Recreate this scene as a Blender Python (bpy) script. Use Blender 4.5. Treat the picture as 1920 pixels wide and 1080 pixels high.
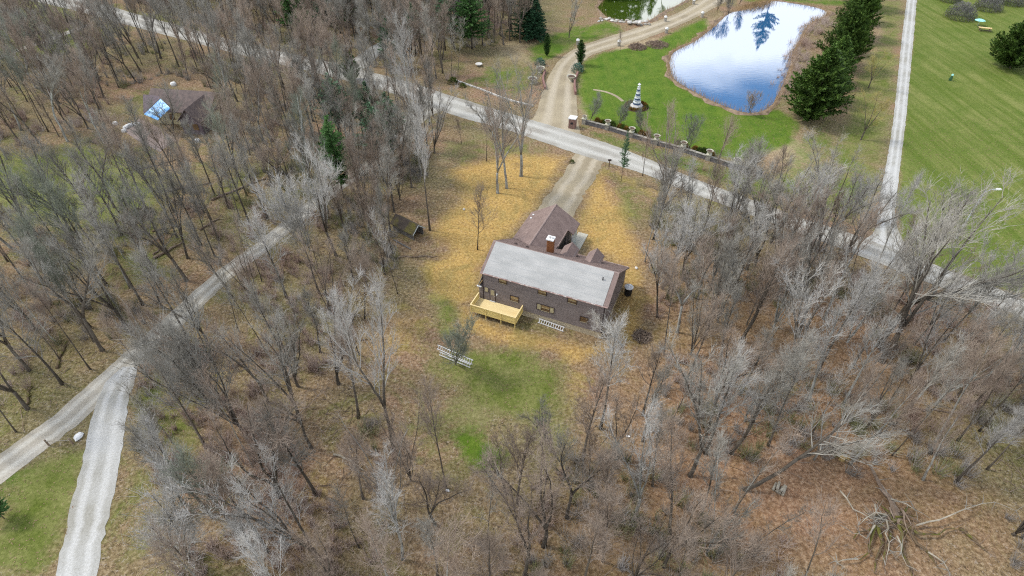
import bpy, math, random
import numpy as np
from mathutils import Vector, Matrix, Euler, noise as mn
random.seed(7); np.random.seed(7)
for o in list(bpy.data.objects): bpy.data.objects.remove(o)
sc = bpy.context.scene
COL = sc.collection
PI = math.pi

# ------------------------------------------------------------------ camera
PITCH = math.atan(1110/1260.0); HCAM = 52.0; FPX = 1110.0
cam = bpy.data.cameras.new("camera"); co = bpy.data.objects.new("camera", cam); COL.objects.link(co)
cam.sensor_width = 36; cam.lens = FPX/1920*36; cam.clip_start = 0.5; cam.clip_end = 3000
co.location = (0, 0, HCAM); co.rotation_euler = (PI/2-PITCH, 0, 0)
sc.camera = co
# ------------------------------------------------------------------ sky
SUN_EL, SUN_AZ = math.radians(50), math.radians(-75)   # azimuth from +Y, clockwise positive
w = bpy.data.worlds.new("World"); sc.world = w; w.use_nodes = True
nt = w.node_tree; nt.nodes.clear()
def N(t, kind, **kw):
    n = t.nodes.new(kind)
    for k, v in kw.items(): setattr(n, k, v)
    return n
sky = N(nt, 'ShaderNodeTexSky', sky_type='NISHITA', sun_disc=False)
sky.sun_elevation = SUN_EL; sky.sun_rotation = SUN_AZ
sky.air_density = 1.0; sky.dust_density = 0.5; sky.ozone_density = 2.0
tc = N(nt, 'ShaderNodeTexCoord'); mp = N(nt, 'ShaderNodeMapping'); mp.inputs['Scale'].default_value = (1, 1, 2.6)
mp.inputs['Location'].default_value = (0.35, 1.4, 0.9)
nz = N(nt, 'ShaderNodeTexNoise'); nz.inputs['Scale'].default_value = 2.1; nz.inputs['Detail'].default_value = 7; nz.inputs['Roughness'].default_value = 0.55
cr = N(nt, 'ShaderNodeValToRGB'); cr.color_ramp.elements[0].position = 0.34; cr.color_ramp.elements[1].position = 0.50
mx = N(nt, 'ShaderNodeMix', data_type='RGBA'); mx.inputs[7].default_value = (13.5, 13.8, 14.2, 1)
bg = N(nt, 'ShaderNodeBackground'); bg.inputs['Strength'].default_value = 0.098
wo = N(nt, 'ShaderNodeOutputWorld')
L = nt.links.new
# cloud cover thickens towards the horizon, as layered cloud seen in perspective does
sx = N(nt, 'ShaderNodeSeparateXYZ'); L(tc.outputs['Generated'], sx.inputs[0])
hb = N(nt, 'ShaderNodeMapRange'); hb.inputs[1].default_value = .30; hb.inputs[2].default_value = .44; hb.inputs[1].default_value = .26; hb.inputs[2].default_value = .385; hb.inputs[3].default_value = .07; hb.inputs[4].default_value = -.13; L(sx.outputs['Z'], hb.inputs[0])
ad = N(nt, 'ShaderNodeMath', operation='ADD'); L(nz.outputs['Fac'], ad.inputs[0]); L(hb.outputs[0], ad.inputs[1])
L(tc.outputs['Generated'], mp.inputs['Vector']); L(mp.outputs[0], nz.inputs['Vector']); L(ad.outputs[0], cr.inputs[0])
L(cr.outputs[0], mx.inputs[0]); L(sky.outputs[0], mx.inputs[6]); L(mx.outputs[2], bg.inputs[0]); L(bg.outputs[0], wo.inputs[0])
# ------------------------------------------------------------------ sun
sl = bpy.data.lights.new("sun", 'SUN'); so = bpy.data.objects.new("sun", sl); COL.objects.link(so)
sl.energy = 1.5; sl.angle = math.radians(10); sl.color = (1.0, 0.95, 0.87)
sd = Vector((math.sin(SUN_AZ)*math.cos(SUN_EL), math.cos(SUN_AZ)*math.cos(SUN_EL), math.sin(SUN_EL)))
so.rotation_euler = sd.to_track_quat('Z', 'Y').to_euler(); so.location = (-40, -20, 120)
sc.view_settings.view_transform = 'Standard'; sc.view_settings.look = 'None'
sc.view_settings.exposure = 0.84; sc.view_settings.gamma = 1; sc.view_settings.use_curve_mapping = False
sc.cycles.max_bounces = 5; sc.cycles.diffuse_bounces = 2; sc.cycles.glossy_bounces = 2; sc.cycles.transmission_bounces = 2
sc.cycles.transparent_max_bounces = 4
sc.cycles.use_denoising = False; sc.cycles.filter_width = 1.15; sc.cycles.sample_clamp_indirect = 3.0

# ------------------------------------------------------------------ survey: photograph pixel -> point on the ground
SP, CP = math.sin(PITCH), math.cos(PITCH)
def g(px, py, z=0.0):
    u = (px-960)/FPX; v = (540-py)/FPX
    ry, rz = CP+v*SP, -SP+v*CP
    t = (z-HCAM)/rz
    return (u*t, ry*t)
def G(pts): return [g(*p) for p in pts]
def project(x, y, z=0.0):
    z -= HCAM; d = y*CP-z*SP
    return (960+FPX*x/d, 540-FPX*(y*SP+z*CP)/d, d)

# ------------------------------------------------------------------ materials
def mat(name, c1, c2=None, scale=3.0, rough=0.9, bump=0.0, bscale=None, spec=0.3, detail=4, rnd=0.0, stretch=(1, 1, 1), lo=0.35, hi=0.65, metal=0.0):
    m = bpy.data.materials.new(name); m.use_nodes = True; t = m.node_tree; t.nodes.clear()
    out = N(t, 'ShaderNodeOutputMaterial'); b = N(t, 'ShaderNodeBsdfPrincipled')
    b.inputs['Roughness'].default_value = rough; b.inputs['Specular IOR Level'].default_value = spec; b.inputs['Metallic'].default_value = metal
    t.links.new(b.outputs[0], out.inputs[0])
    c2 = c2 or tuple(x*0.8 for x in c1)
    tc = N(t, 'ShaderNodeTexCoord'); mp = N(t, 'ShaderNodeMapping'); mp.inputs['Scale'].default_value = stretch
    t.links.new(tc.outputs['Object'], mp.inputs[0])
    nz = N(t, 'ShaderNodeTexNoise'); nz.inputs['Scale'].default_value = scale; nz.inputs['Detail'].default_value = detail
    t.links.new(mp.outputs[0], nz.inputs['Vector'])
    mr = N(t, 'ShaderNodeMapRange'); mr.inputs[1].default_value = lo; mr.inputs[2].default_value = hi
    t.links.new(nz.outputs['Fac'], mr.inputs[0])
    mix = N(t, 'ShaderNodeMix', data_type='RGBA'); mix.inputs[6].default_value = (*c1, 1); mix.inputs[7].default_value = (*c2, 1)
    t.links.new(mr.outputs[0], mix.inputs[0]); last = mix.outputs[2]
    if rnd:
        oi = N(t, 'ShaderNodeObjectInfo'); m2 = N(t, 'ShaderNodeMapRange'); m2.inputs[3].default_value = 1-rnd; m2.inputs[4].default_value = 1+rnd
        t.links.new(oi.outputs['Random'], m2.inputs[0])
        hs = N(t, 'ShaderNodeHueSaturation'); t.links.new(m2.outputs[0], hs.inputs['Value']); t.links.new(last, hs.inputs['Color']); last = hs.outputs[0]
    t.links.new(last, b.inputs['Base Color'])
    if bump:
        bp = N(t, 'ShaderNodeBump'); bp.inputs['Strength'].default_value = bump; bp.inputs['Distance'].default_value = 0.05
        n2 = N(t, 'ShaderNodeTexNoise'); n2.inputs['Scale'].default_value = bscale or scale*3; n2.inputs['Detail'].default_value = 5
        t.links.new(mp.outputs[0], n2.inputs['Vector']); t.links.new(n2.outputs['Fac'], bp.inputs['Height']); t.links.new(bp.outputs[0], b.inputs['Normal'])
    return m
M = {}
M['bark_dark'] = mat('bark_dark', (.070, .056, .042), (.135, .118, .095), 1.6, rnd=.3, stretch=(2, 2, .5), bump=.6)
M['bark_grey'] = mat('bark_grey', (.19, .175, .15), (.40, .41, .375), 1.3, rnd=.25, stretch=(2, 2, .6))
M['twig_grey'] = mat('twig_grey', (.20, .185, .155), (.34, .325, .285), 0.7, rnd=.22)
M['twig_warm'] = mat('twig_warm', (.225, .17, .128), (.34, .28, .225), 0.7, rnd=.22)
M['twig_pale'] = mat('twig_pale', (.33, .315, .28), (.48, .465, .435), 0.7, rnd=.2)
M['twig_white'] = mat('twig_white', (.55, .52, .46), (.68, .66, .60), 0.7)
M['twig_green'] = mat('twig_green', (.15, .165, .115), (.26, .275, .22), 0.7, rnd=.2)
M['twig_yellow'] = mat('twig_yellow', (.42, .34, .09), (.33, .30, .15), 0.7, rnd=.15)
M['brush'] = mat('brush', (.34, .24, .19), (.46, .38, .33), 0.15, detail=3)
M['brush_green'] = mat('brush_green', (.17, .18, .07), (.28, .27, .14), 0.2)
M['brush_grey'] = mat('brush_grey', (.25, .225, .195), (.40, .37, .34), 0.15, detail=3)
M['dead_wood'] = mat('dead_wood', (.16, .11, .075), (.27, .21, .16), 2, stretch=(1, 1, 1))
M['pale_wood'] = mat('pale_wood', (.42, .38, .30), (.24, .21, .16), 1.2)
M['moss_wood'] = mat('moss_wood', (.11, .105, .022), (.12, .085, .05), 1.2, lo=.42, hi=.55)
M['litter_leaf'] = mat('litter_leaf', (.38, .25, .16), (.24, .155, .10), 6, rnd=.2)
M['spruce'] = mat('spruce', (.022, .072, .032), (.045, .12, .05), 0.9, rnd=.15, rough=.8)
M['pine'] = mat('pine', (.06, .15, .035), (.10, .20, .055), 0.7, rnd=.15, rough=.8)
M['pine_grey'] = mat('pine_grey', (.10, .19, .10), (.15, .25, .14), 0.7, rnd=.15, rough=.8)
M['yew'] = mat('yew', (.040, .090, .014), (.11, .185, .030), 1.3, rnd=.12, rough=.8)
M['arb'] = mat('arborvitae', (.03, .085, .015), (.055, .13, .03), 1.5, rough=.8)
M['rust_shrub'] = mat('rust_shrub', (.22, .13, .02), (.13, .085, .02), 2.0, rnd=.25)
M['green_shrub'] = mat('green_shrub', (.06, .11, .015), (.11, .14, .02), 2.0, rnd=.2)
M['blue_shrub'] = mat('blue_shrub', (.08, .16, .12), (.12, .22, .17), 2.0)
M['reed'] = mat('reed', (.42, .29, .15), (.28, .19, .10), 1.0, rnd=.1)
M['siding'] = mat('siding', (.175, .145, .135), (.225, .188, .175), 1.2, rough=.75, stretch=(.5, 1, 2.5), detail=8)
M['roof'] = mat('roof_shingle', (.245, .180, .158), (.19, .137, .120), 1.1, rough=.95, bump=.5, bscale=14, detail=8)
M['membrane'] = mat('silver_roofing', (.42, .415, .395), (.325, .325, .31), .45, rough=.8, stretch=(1, 2.2, 1), detail=8, lo=.3, hi=.7, bump=.3, bscale=6)
M['seam'] = mat('roof_seam', (.29, .30, .295), (.35, .36, .355), 2)
M['ridge'] = mat('ridge_cap', (.31, .235, .205), (.25, .185, .165), 3)
M['trim_dark'] = mat('dark_trim', (.055, .038, .034), None, 3)
M['gutter'] = mat('gutter', (.40, .27, .24), (.65, .58, .54), 1.8, stretch=(1, 1, 1), lo=.5, hi=.62)
M['concrete'] = mat('concrete', (.52, .44, .30), (.42, .36, .25), 1.5)
M['walk'] = mat('walk_concrete', (.50, .48, .40), (.42, .40, .33), 1.2, bump=.2)
M['pane_tan'] = mat('tan_pane', (.40, .29, .15), (.28, .18, .08), 2.5, rough=.4)  # mottled tan colour for the upper window panes
M['glass_dark'] = mat('window_glass', (.10, .06, .03), (.16, .10, .05), 1.5, rough=.15, spec=.6)
M['cream'] = mat('cream_panel', (.48, .42, .26), (.40, .34, .2), 3)
M['door'] = mat('door_paint', (.24, .20, .18), (.19, .16, .15), 3)
M['white'] = mat('white_paint', (.78, .78, .76), (.62, .62, .60), 4)
M['deck'] = mat('deck_lumber', (.80, .64, .24), (.70, .54, .20), 1.6, stretch=(.4, 3, 1), rough=.8)
M['deck_top'] = mat('deck_board', (.84, .68, .36), (.74, .57, .28), 1.0, stretch=(.3, 4, 1), rough=.8)
M['brick'] = mat('chimney_brick', (.30, .125, .045), (.20, .075, .03), 5)
M['mortar'] = mat('mortar', (.26, .20, .15), None, 5)
M['red_brick'] = mat('red_brick', (.30, .165, .14), (.22, .125, .105), 4)
M['metal'] = mat('aluminium', (.74, .74, .73), (.60, .60, .60), 3, rough=.45, metal=.2)
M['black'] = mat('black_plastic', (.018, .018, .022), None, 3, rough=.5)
M['navy'] = mat('navy_paint', (.09, .13, .22), None, 3, rough=.5)
M['teal'] = mat('teal_fabric', (.20, .55, .50), (.45, .75, .7), 3)
M['stone'] = mat('field_stone', (.36, .33, .28), (.22, .21, .18), 2.5, rnd=.3, bump=.4)
M['pale_stone'] = mat('pale_stone', (.62, .60, .56), (.45, .43, .39), 2.5, rnd=.2)
M['wall_stone'] = mat('wall_stone', (.22, .21, .21), (.14, .135, .14), 3, rnd=.25, bump=.4)
M['urn'] = mat('urn_concrete', (.52, .50, .40), (.40, .39, .31), 4)
M['soil'] = mat('soil', (.07, .045, .03), (.11, .07, .05), 4)
M['mulch'] = mat('mulch', (.30, .24, .21), (.22, .17, .15), 5)
M['bronze'] = mat('dark_roof', (.14, .11, .12), (.10, .08, .09), 2)
M['tarp'] = mat('pale_blue_sheet', (.10, .34, .72), (.40, .66, .90), 1.6, rough=.35, lo=.45, hi=.6, spec=.6)
M['tan_roof'] = mat('tan_roof', (.17, .13, .115), (.12, .095, .088), 1.5, bump=.3)
M['shed_wood'] = mat('shed_board', (.13, .12, .11), (.21, .20, .18), 3, stretch=(1, 4, 1))
M['moss_roof'] = mat('mossy_roof', (.075, .060, .048), (.12, .105, .028), .55, lo=.46, hi=.62, bump=.4)
M['yellow'] = mat('yellow_plastic', (.50, .34, .14), None, 3)
M['galv'] = mat('galvanised', (.50, .56, .56), (.40, .45, .45), 4, rough=.5)

def water_mat(name, deep, ior, rough=0.02):
    m = bpy.data.materials.new(name); m.use_nodes = True; t = m.node_tree; b = t.nodes['Principled BSDF']
    b.inputs['Base Color'].default_value = (*deep, 1); b.inputs['Roughness'].default_value = rough; b.inputs['IOR'].default_value = ior
    tc = N(t, 'ShaderNodeTexCoord'); nz = N(t, 'ShaderNodeTexNoise'); nz.inputs['Scale'].default_value = 1.3; nz.inputs['Detail'].default_value = 3
    mp = N(t, 'ShaderNodeMapping'); mp.inputs['Scale'].default_value = (.6, 1.6, 1)
    bp = N(t, 'ShaderNodeBump'); bp.inputs['Strength'].default_value = .10; bp.inputs['Distance'].default_value = .03
    t.links.new(tc.outputs['Object'], mp.inputs[0]); t.links.new(mp.outputs[0], nz.inputs['Vector']); t.links.new(nz.outputs[0], bp.inputs['Height']); t.links.new(bp.outputs[0], b.inputs['Normal'])
    return m
M['water'] = water_mat('pond_water', (.025, .11, .26), 3.9)
M['water_green'] = water_mat('green_pond_water', (.045, .075, .008), 2.3)

def gravel_mat(name, c1, c2, c3):
    m = bpy.data.materials.new(name); m.use_nodes = True; t = m.node_tree; b = t.nodes['Principled BSDF']; b.inputs['Roughness'].default_value = .95
    b.inputs['Specular IOR Level'].default_value = .15
    tc = N(t, 'ShaderNodeTexCoord')
    def nz(s, d, lo, hi, r=.55):
        n = N(t, 'ShaderNodeTexNoise'); n.inputs['Scale'].default_value = s; n.inputs['Detail'].default_value = d; n.inputs['Roughness'].default_value = r
        t.links.new(tc.outputs['Object'], n.inputs['Vector'])
        q = N(t, 'ShaderNodeMapRange'); q.inputs[1].default_value = lo; q.inputs[2].default_value = hi; t.links.new(n.outputs[0], q.inputs[0]); return q.outputs[0], n.outputs[0]
    f1, _ = nz(.16, 4, .4, .62); f2, r2 = nz(5, 6, .35, .65, .7)
    a = N(t, 'ShaderNodeMix', data_type='RGBA'); a.inputs[6].default_value = (*c1, 1); a.inputs[7].default_value = (*c2, 1); t.links.new(f1, a.inputs[0])
    # wheel tracks from the sheet's own "across" coordinate
    at = N(t, 'ShaderNodeAttribute', attribute_name='across')
    def band(c, wd):
        s = N(t, 'ShaderNodeMath', operation='SUBTRACT'); s.inputs[1].default_value = c; t.links.new(at.outputs['Fac'], s.inputs[0])
        s2 = N(t, 'ShaderNodeMath', operation='ABSOLUTE'); t.links.new(s.outputs[0], s2.inputs[0])
        s3 = N(t, 'ShaderNodeMapRange'); s3.inputs[1].default_value = wd; s3.inputs[2].default_value = wd*.3; t.links.new(s2.outputs[0], s3.inputs[0]); return s3.outputs[0]
    m1 = N(t, 'ShaderNodeMath', operation='MAXIMUM'); t.links.new(band(.28, .14), m1.inputs[0]); t.links.new(band(.72, .14), m1.inputs[1])
    m2 = N(t, 'ShaderNodeMath', operation='MULTIPLY'); m2.inputs[1].default_value = .8; t.links.new(m1.outputs[0], m2.inputs[0])
    c = N(t, 'ShaderNodeMix', data_type='RGBA'); c.inputs[7].default_value = (*c3, 1); t.links.new(m2.outputs[0], c.inputs[0]); t.links.new(a.outputs[2], c.inputs[6])
    d = N(t, 'ShaderNodeMix', data_type='RGBA', blend_type='MULTIPLY'); d.inputs[0].default_value = 1
    cr = N(t, 'ShaderNodeValToRGB'); cr.color_ramp.elements[0].color = (.78, .77, .74, 1); cr.color_ramp.elements[1].color = (1, 1, 1, 1); t.links.new(f2, cr.inputs[0])
    t.links.new(c.outputs[2], d.inputs[6]); t.links.new(cr.outputs[0], d.inputs[7]); t.links.new(d.outputs[2], b.inputs['Base Color'])
    bp = N(t, 'ShaderNodeBump'); bp.inputs['Strength'].default_value = .5; bp.inputs['Distance'].default_value = .04; t.links.new(r2, bp.inputs['Height']); t.links.new(bp.outputs[0], b.inputs['Normal'])
    return m
M['gravel'] = gravel_mat('pale_gravel', (.43, .42, .38), (.34, .32, .28), (.53, .52, .48))
M['gravel_tan'] = gravel_mat('tan_gravel', (.40, .34, .235), (.31, .26, .18), (.49, .43, .33))
M['gravel_grey'] = gravel_mat('lane_gravel', (.45, .42, .36), (.34, .31, .25), (.55, .53, .47))
M['gravel_white'] = gravel_mat('white_gravel', (.48, .48, .46), (.36, .35, .31), (.57, .57, .55))

# ------------------------------------------------------------------ mesh builder
class MB:
    def __init__(s): s.v = []; s.f = []
    def quad(s, *p):
        n = len(s.v); s.v += [tuple(q) for q in p]; s.f.append(tuple(range(n, n+len(p)))); return s
    def box(s, x0, x1, y0, y1, z0, z1):
        n = len(s.v)
        s.v += [(x0, y0, z0), (x1, y0, z0), (x1, y1, z0), (x0, y1, z0), (x0, y0, z1), (x1, y0, z1), (x1, y1, z1), (x0, y1, z1)]
        s.f += [(n, n+3, n+2, n+1), (n+4, n+5, n+6, n+7), (n, n+1, n+5, n+4), (n+1, n+2, n+6, n+5), (n+2, n+3, n+7, n+6), (n+3, n, n+4, n+7)]
        return s
    def extr(s, prof, a, b, axis=0):
        """profile polygon (2 coords) extruded along axis from a to b"""
        n = len(s.v); k = len(prof)
        for t in (a, b):
            for p in prof:
                s.v.append((t, p[0], p[1]) if axis == 0 else ((p[0], t, p[1]) if axis == 1 else (p[0], p[1], t)))
        s.f.append(tuple(range(n+k-1, n-1, -1))); s.f.append(tuple(range(n+k, n+2*k)))
        for i in range(k):
            j = (i+1) % k; s.f.append((n+i, n+j, n+k+j, n+k+i))
        return s
    def slab(s, p0, p1, p2, p3, t):
        """quad thickened downward by t"""
        n = len(s.v); q = [tuple(p) for p in (p0, p1, p2, p3)]
        s.v += q + [(x, y, z-t) for x, y, z in q]
        s.f += [(n, n+1, n+2, n+3), (n+7, n+6, n+5, n+4)] + [(n+i, n+4+i, n+4+(i+1) % 4, n+(i+1) % 4) for i in range(4)]
        return s
    def tube(s, pts, rad, n=6, cap=True):
        P = [Vector(p) for p in pts]; b = len(s.v)
        for i, p in enumerate(P):
            d = (P[min(i+1, len(P)-1)]-P[max(i-1, 0)]).normalized()
            a = d.orthogonal().normalized() if i == 0 else (a - d*a.dot(d)).normalized()
            c = d.cross(a)
            for k in range(n):
                t = 2*PI*k/n; s.v.append(tuple(p+(a*math.cos(t)+c*math.sin(t))*rad[i]))
        for i in range(len(P)-1):
            for k in range(n):
                q = (k+1) % n; s.f.append((b+i*n+k, b+i*n+q, b+(i+1)*n+q, b+(i+1)*n+k))
        if cap: s.f.append(tuple(b+k for k in reversed(range(n)))); s.f.append(tuple(b+(len(P)-1)*n+k for k in range(n)))
        return s
    def cone(s, p, q, r):
        d = (q-p); L_ = d.length or 1e-6; d /= L_; a = d.orthogonal().normalized(); c = d.cross(a); n = len(s.v)
        for k in range(3):
            t = 2.0944*k; s.v.append(tuple(p+(a*math.cos(t)+c*math.sin(t))*r))
        s.v.append(tuple(q)); s.f += [(n, n+1, n+3), (n+1, n+2, n+3), (n+2, n, n+3)]
        return s
    def lathe(s, prof, n=16, c=(0, 0)):
        b = len(s.v)
        for r, z in prof:
            for k in range(n): s.v.append((c[0]+r*math.cos(2*PI*k/n), c[1]+r*math.sin(2*PI*k/n), z))
        for i in range(len(prof)-1):
            for k in range(n):
                q = (k+1) % n; s.f.append((b+i*n+k, b+i*n+q, b+(i+1)*n+q, b+(i+1)*n+k))
        s.f.append(tuple(b+k for k in reversed(range(n)))); s.f.append(tuple(b+(len(prof)-1)*n+k for k in range(n)))
        return s
    def mesh(s, name, m, smooth=False):
        me = bpy.data.meshes.new(name); me.from_pydata(s.v, [], s.f); me.materials.append(m)
        if smooth: me.polygons.foreach_set('use_smooth', [True]*len(me.polygons))
        me.update(); return me
    def build(s, name, m, parent=None, loc=None, smooth=False, kind=None):
        o = bpy.data.objects.new(name, s.mesh(name, m, smooth)); COL.objects.link(o)
        if parent: o.parent = parent
        if loc: o.location = loc
        if kind: o['kind'] = kind
        return o
def inst(name, me, parent=None, loc=(0, 0, 0), rz=0, s=1):
    o = bpy.data.objects.new(name, me); COL.objects.link(o); o.parent = parent; o.location = loc; o.rotation_euler = (0, 0, rz)
    o.scale = (s, s, s) if not hasattr(s, '__len__') else s
    return o
def tag(o, label=None, cat=None, group=None, kind=None):
    if label: o['label'] = label
    if cat: o['category'] = cat
    if group: o['group'] = group
    if kind: o['kind'] = kind
    return o
def thing(name, label, cat, loc, rz=0, group=None):
    o = bpy.data.objects.new(name, None); COL.objects.link(o); o.location = loc if len(loc) == 3 else (*loc, 0); o.rotation_euler = (0, 0, rz); o.empty_display_size = .5
    return tag(o, label, cat, group)

# ------------------------------------------------------------------ layout polylines (surveyed)
def catmull(pts, step=1.0):
    P = [np.array(p, float) for p in pts]; P = [2*P[0]-P[1]]+P+[2*P[-1]-P[-2]]; out = []
    for i in range(1, len(P)-2):
        n = max(2, int(np.linalg.norm(P[i+1][:2]-P[i][:2])/step))
        for k in range(n):
            t = k/n; a, b, c, d = P[i-1:i+3]
            out.append(.5*((2*b)+(-a+c)*t+(2*a-5*b+4*c-d)*t*t+(-a+3*b-3*c+d)*t**3))
    out.append(P[-2]); return np.array(out)
def two_edges(left, right, step=.8):
    a = catmull(G(left), step); b = catmull(G(right), step); n = max(len(a), len(b))
    def rs(c):
        s = np.r_[0, np.cumsum(np.linalg.norm(np.diff(c, axis=0), axis=1))]; t = np.linspace(0, s[-1], n)
        return np.c_[np.interp(t, s, c[:, 0]), np.interp(t, s, c[:, 1])]
    return rs(a), rs(b)
def path_edges(cl, wd, step=.8):
    q = [(*g(x, y), w_) for (x, y), w_ in zip(cl, wd)]; c = catmull(q, step)
    d = np.gradient(c[:, :2], axis=0); d /= np.linalg.norm(d, axis=1)[:, None]; n_ = np.c_[-d[:, 1], d[:, 0]]
    return c[:, :2]+n_*c[:, 2:3]/2, c[:, :2]-n_*c[:, 2:3]/2
ROADS = []
def road(name, edges, z, m, rag=.22):
    a, b = edges; n = len(a); NA = 9; vs = []; ac = []
    for i in range(n):
        ra = rag*mn.noise((i*.9, z*50, 0))+rag*.8*mn.noise((i*.23, 5, z*9)); rb = rag*mn.noise((i*.9, 7, z*60))+rag*.8*mn.noise((i*.23, 15, z*9))
        d = (b[i]-a[i]); L_ = np.linalg.norm(d)+1e-6; d = d/L_; p = a[i]-d*ra; q = b[i]+d*rb
        for k in range(NA):
            t = k/(NA-1); vs.append((p[0]*(1-t)+q[0]*t, p[1]*(1-t)+q[1]*t, z)); ac.append(t)
    fs = [(i*NA+k, i*NA+k+1, (i+1)*NA+k+1, (i+1)*NA+k) for i in range(n-1) for k in range(NA-1)]
    me = bpy.data.meshes.new(name); me.from_pydata(vs, [], fs); me.materials.append(m)
    at = me.attributes.new('across', 'FLOAT', 'POINT'); at.data.foreach_set('value', ac)
    o = bpy.data.objects.new(name, me); COL.objects.link(o); o['kind'] = 'structure'
    ROADS.append(((a+b)/2, np.linalg.norm(a-b, axis=1)/2)); return o
main_up = [(-300, -95), (90, -18), (262, 28), (470, 84), (600, 112), (760, 152), (850, 181), (960, 214), (1100, 256), (1200, 292), (1300, 334), (1400, 371), (1500, 408), (1600, 440), (1700, 476), (1800, 515), (1920, 560), (2100, 632)]
main_dn = [(-300, -70), (80, 6), (250, 50), (460, 105), (590, 136), (752, 180), (850, 216), (960, 247), (1090, 291), (1195, 322), (1300, 363), (1400, 400), (1500, 438), (1600, 475), (1695, 512), (1790, 548), (1910, 592), (2090, 668)]
road('gravel_road', two_edges(main_up, main_dn), .024, M['gravel'])
road('woodland_lane', path_edges([(-160, 1000), (0, 878), (120, 790), (215, 702), (330, 598), (425, 512), (501, 455), (575, 394), (640, 345), (705, 300), (755, 250), (785, 215), (815, 195)], [3.8, 3.6, 3.4, 3.2, 3.0, 2.9, 2.8, 2.8, 2.8, 2.8, 3.2, 5, 7]), .016, M['gravel_grey'])
road('side_drive', path_edges([(100, 1300), (142, 1080), (165, 980), (190, 860), (207, 770), (226, 715), (243, 688)], [3.4, 3.4, 3.5, 3.6, 3.4, 3.1, 1.6]), .020, M['gravel_white'], .3)
road('house_driveway', two_edges([(1082, 284), (1060, 320), (1038, 352), (1008, 392), (985, 425)], [(1134, 300), (1115, 335), (1092, 372), (1075, 405), (1060, 440)]), .016, M['gravel_tan'], .5)
road('pond_driveway', two_edges([(985, 238), (1003, 215), (1015, 180), (1028, 145), (1050, 112), (1085, 88), (1150, 66), (1220, 44), (1275, 22), (1310, 0), (1338, -20), (1370, -50)], [(1092, 275), (1085, 235), (1082, 200), (1080, 170), (1078, 140), (1097, 112), (1130, 96), (1200, 76), (1262, 52), (1315, 28), (1352, 8), (1420, -30)]), .020, M['gravel_tan'], .3)
road('gravel_track', two_edges([(1709, -60), (1700, 0), (1690, 80), (1677, 207), (1665, 290), (1651, 363), (1640, 430), (1615, 452)], [(1724, -60), (1719, 0), (1712, 80), (1700, 207), (1690, 290), (1682, 363), (1680, 420), (1715, 490)]), .020, M['gravel_white'], .15)
road('wood_drive', path_edges([(650, 135), (690, 105), (725, 80), (790, 40), (850, 5), (900, -30)], [6, 5, 4, 4, 4, 4]), .016, M['gravel'], .3)
road('side_track', path_edges([(-60, 130), (30, 95), (90, 75), (170, 45)], [2.5, 2.5, 2.5, 2.5]), .016, M['gravel_grey'], .3)
RC = np.vstack([np.c_[r[0], r[1]] for r in ROADS])
def road_gap(x, y):
    d = np.hypot(RC[:, 0]-x, RC[:, 1]-y)-RC[:, 2]; return d.min()
print('roads done')

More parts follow.
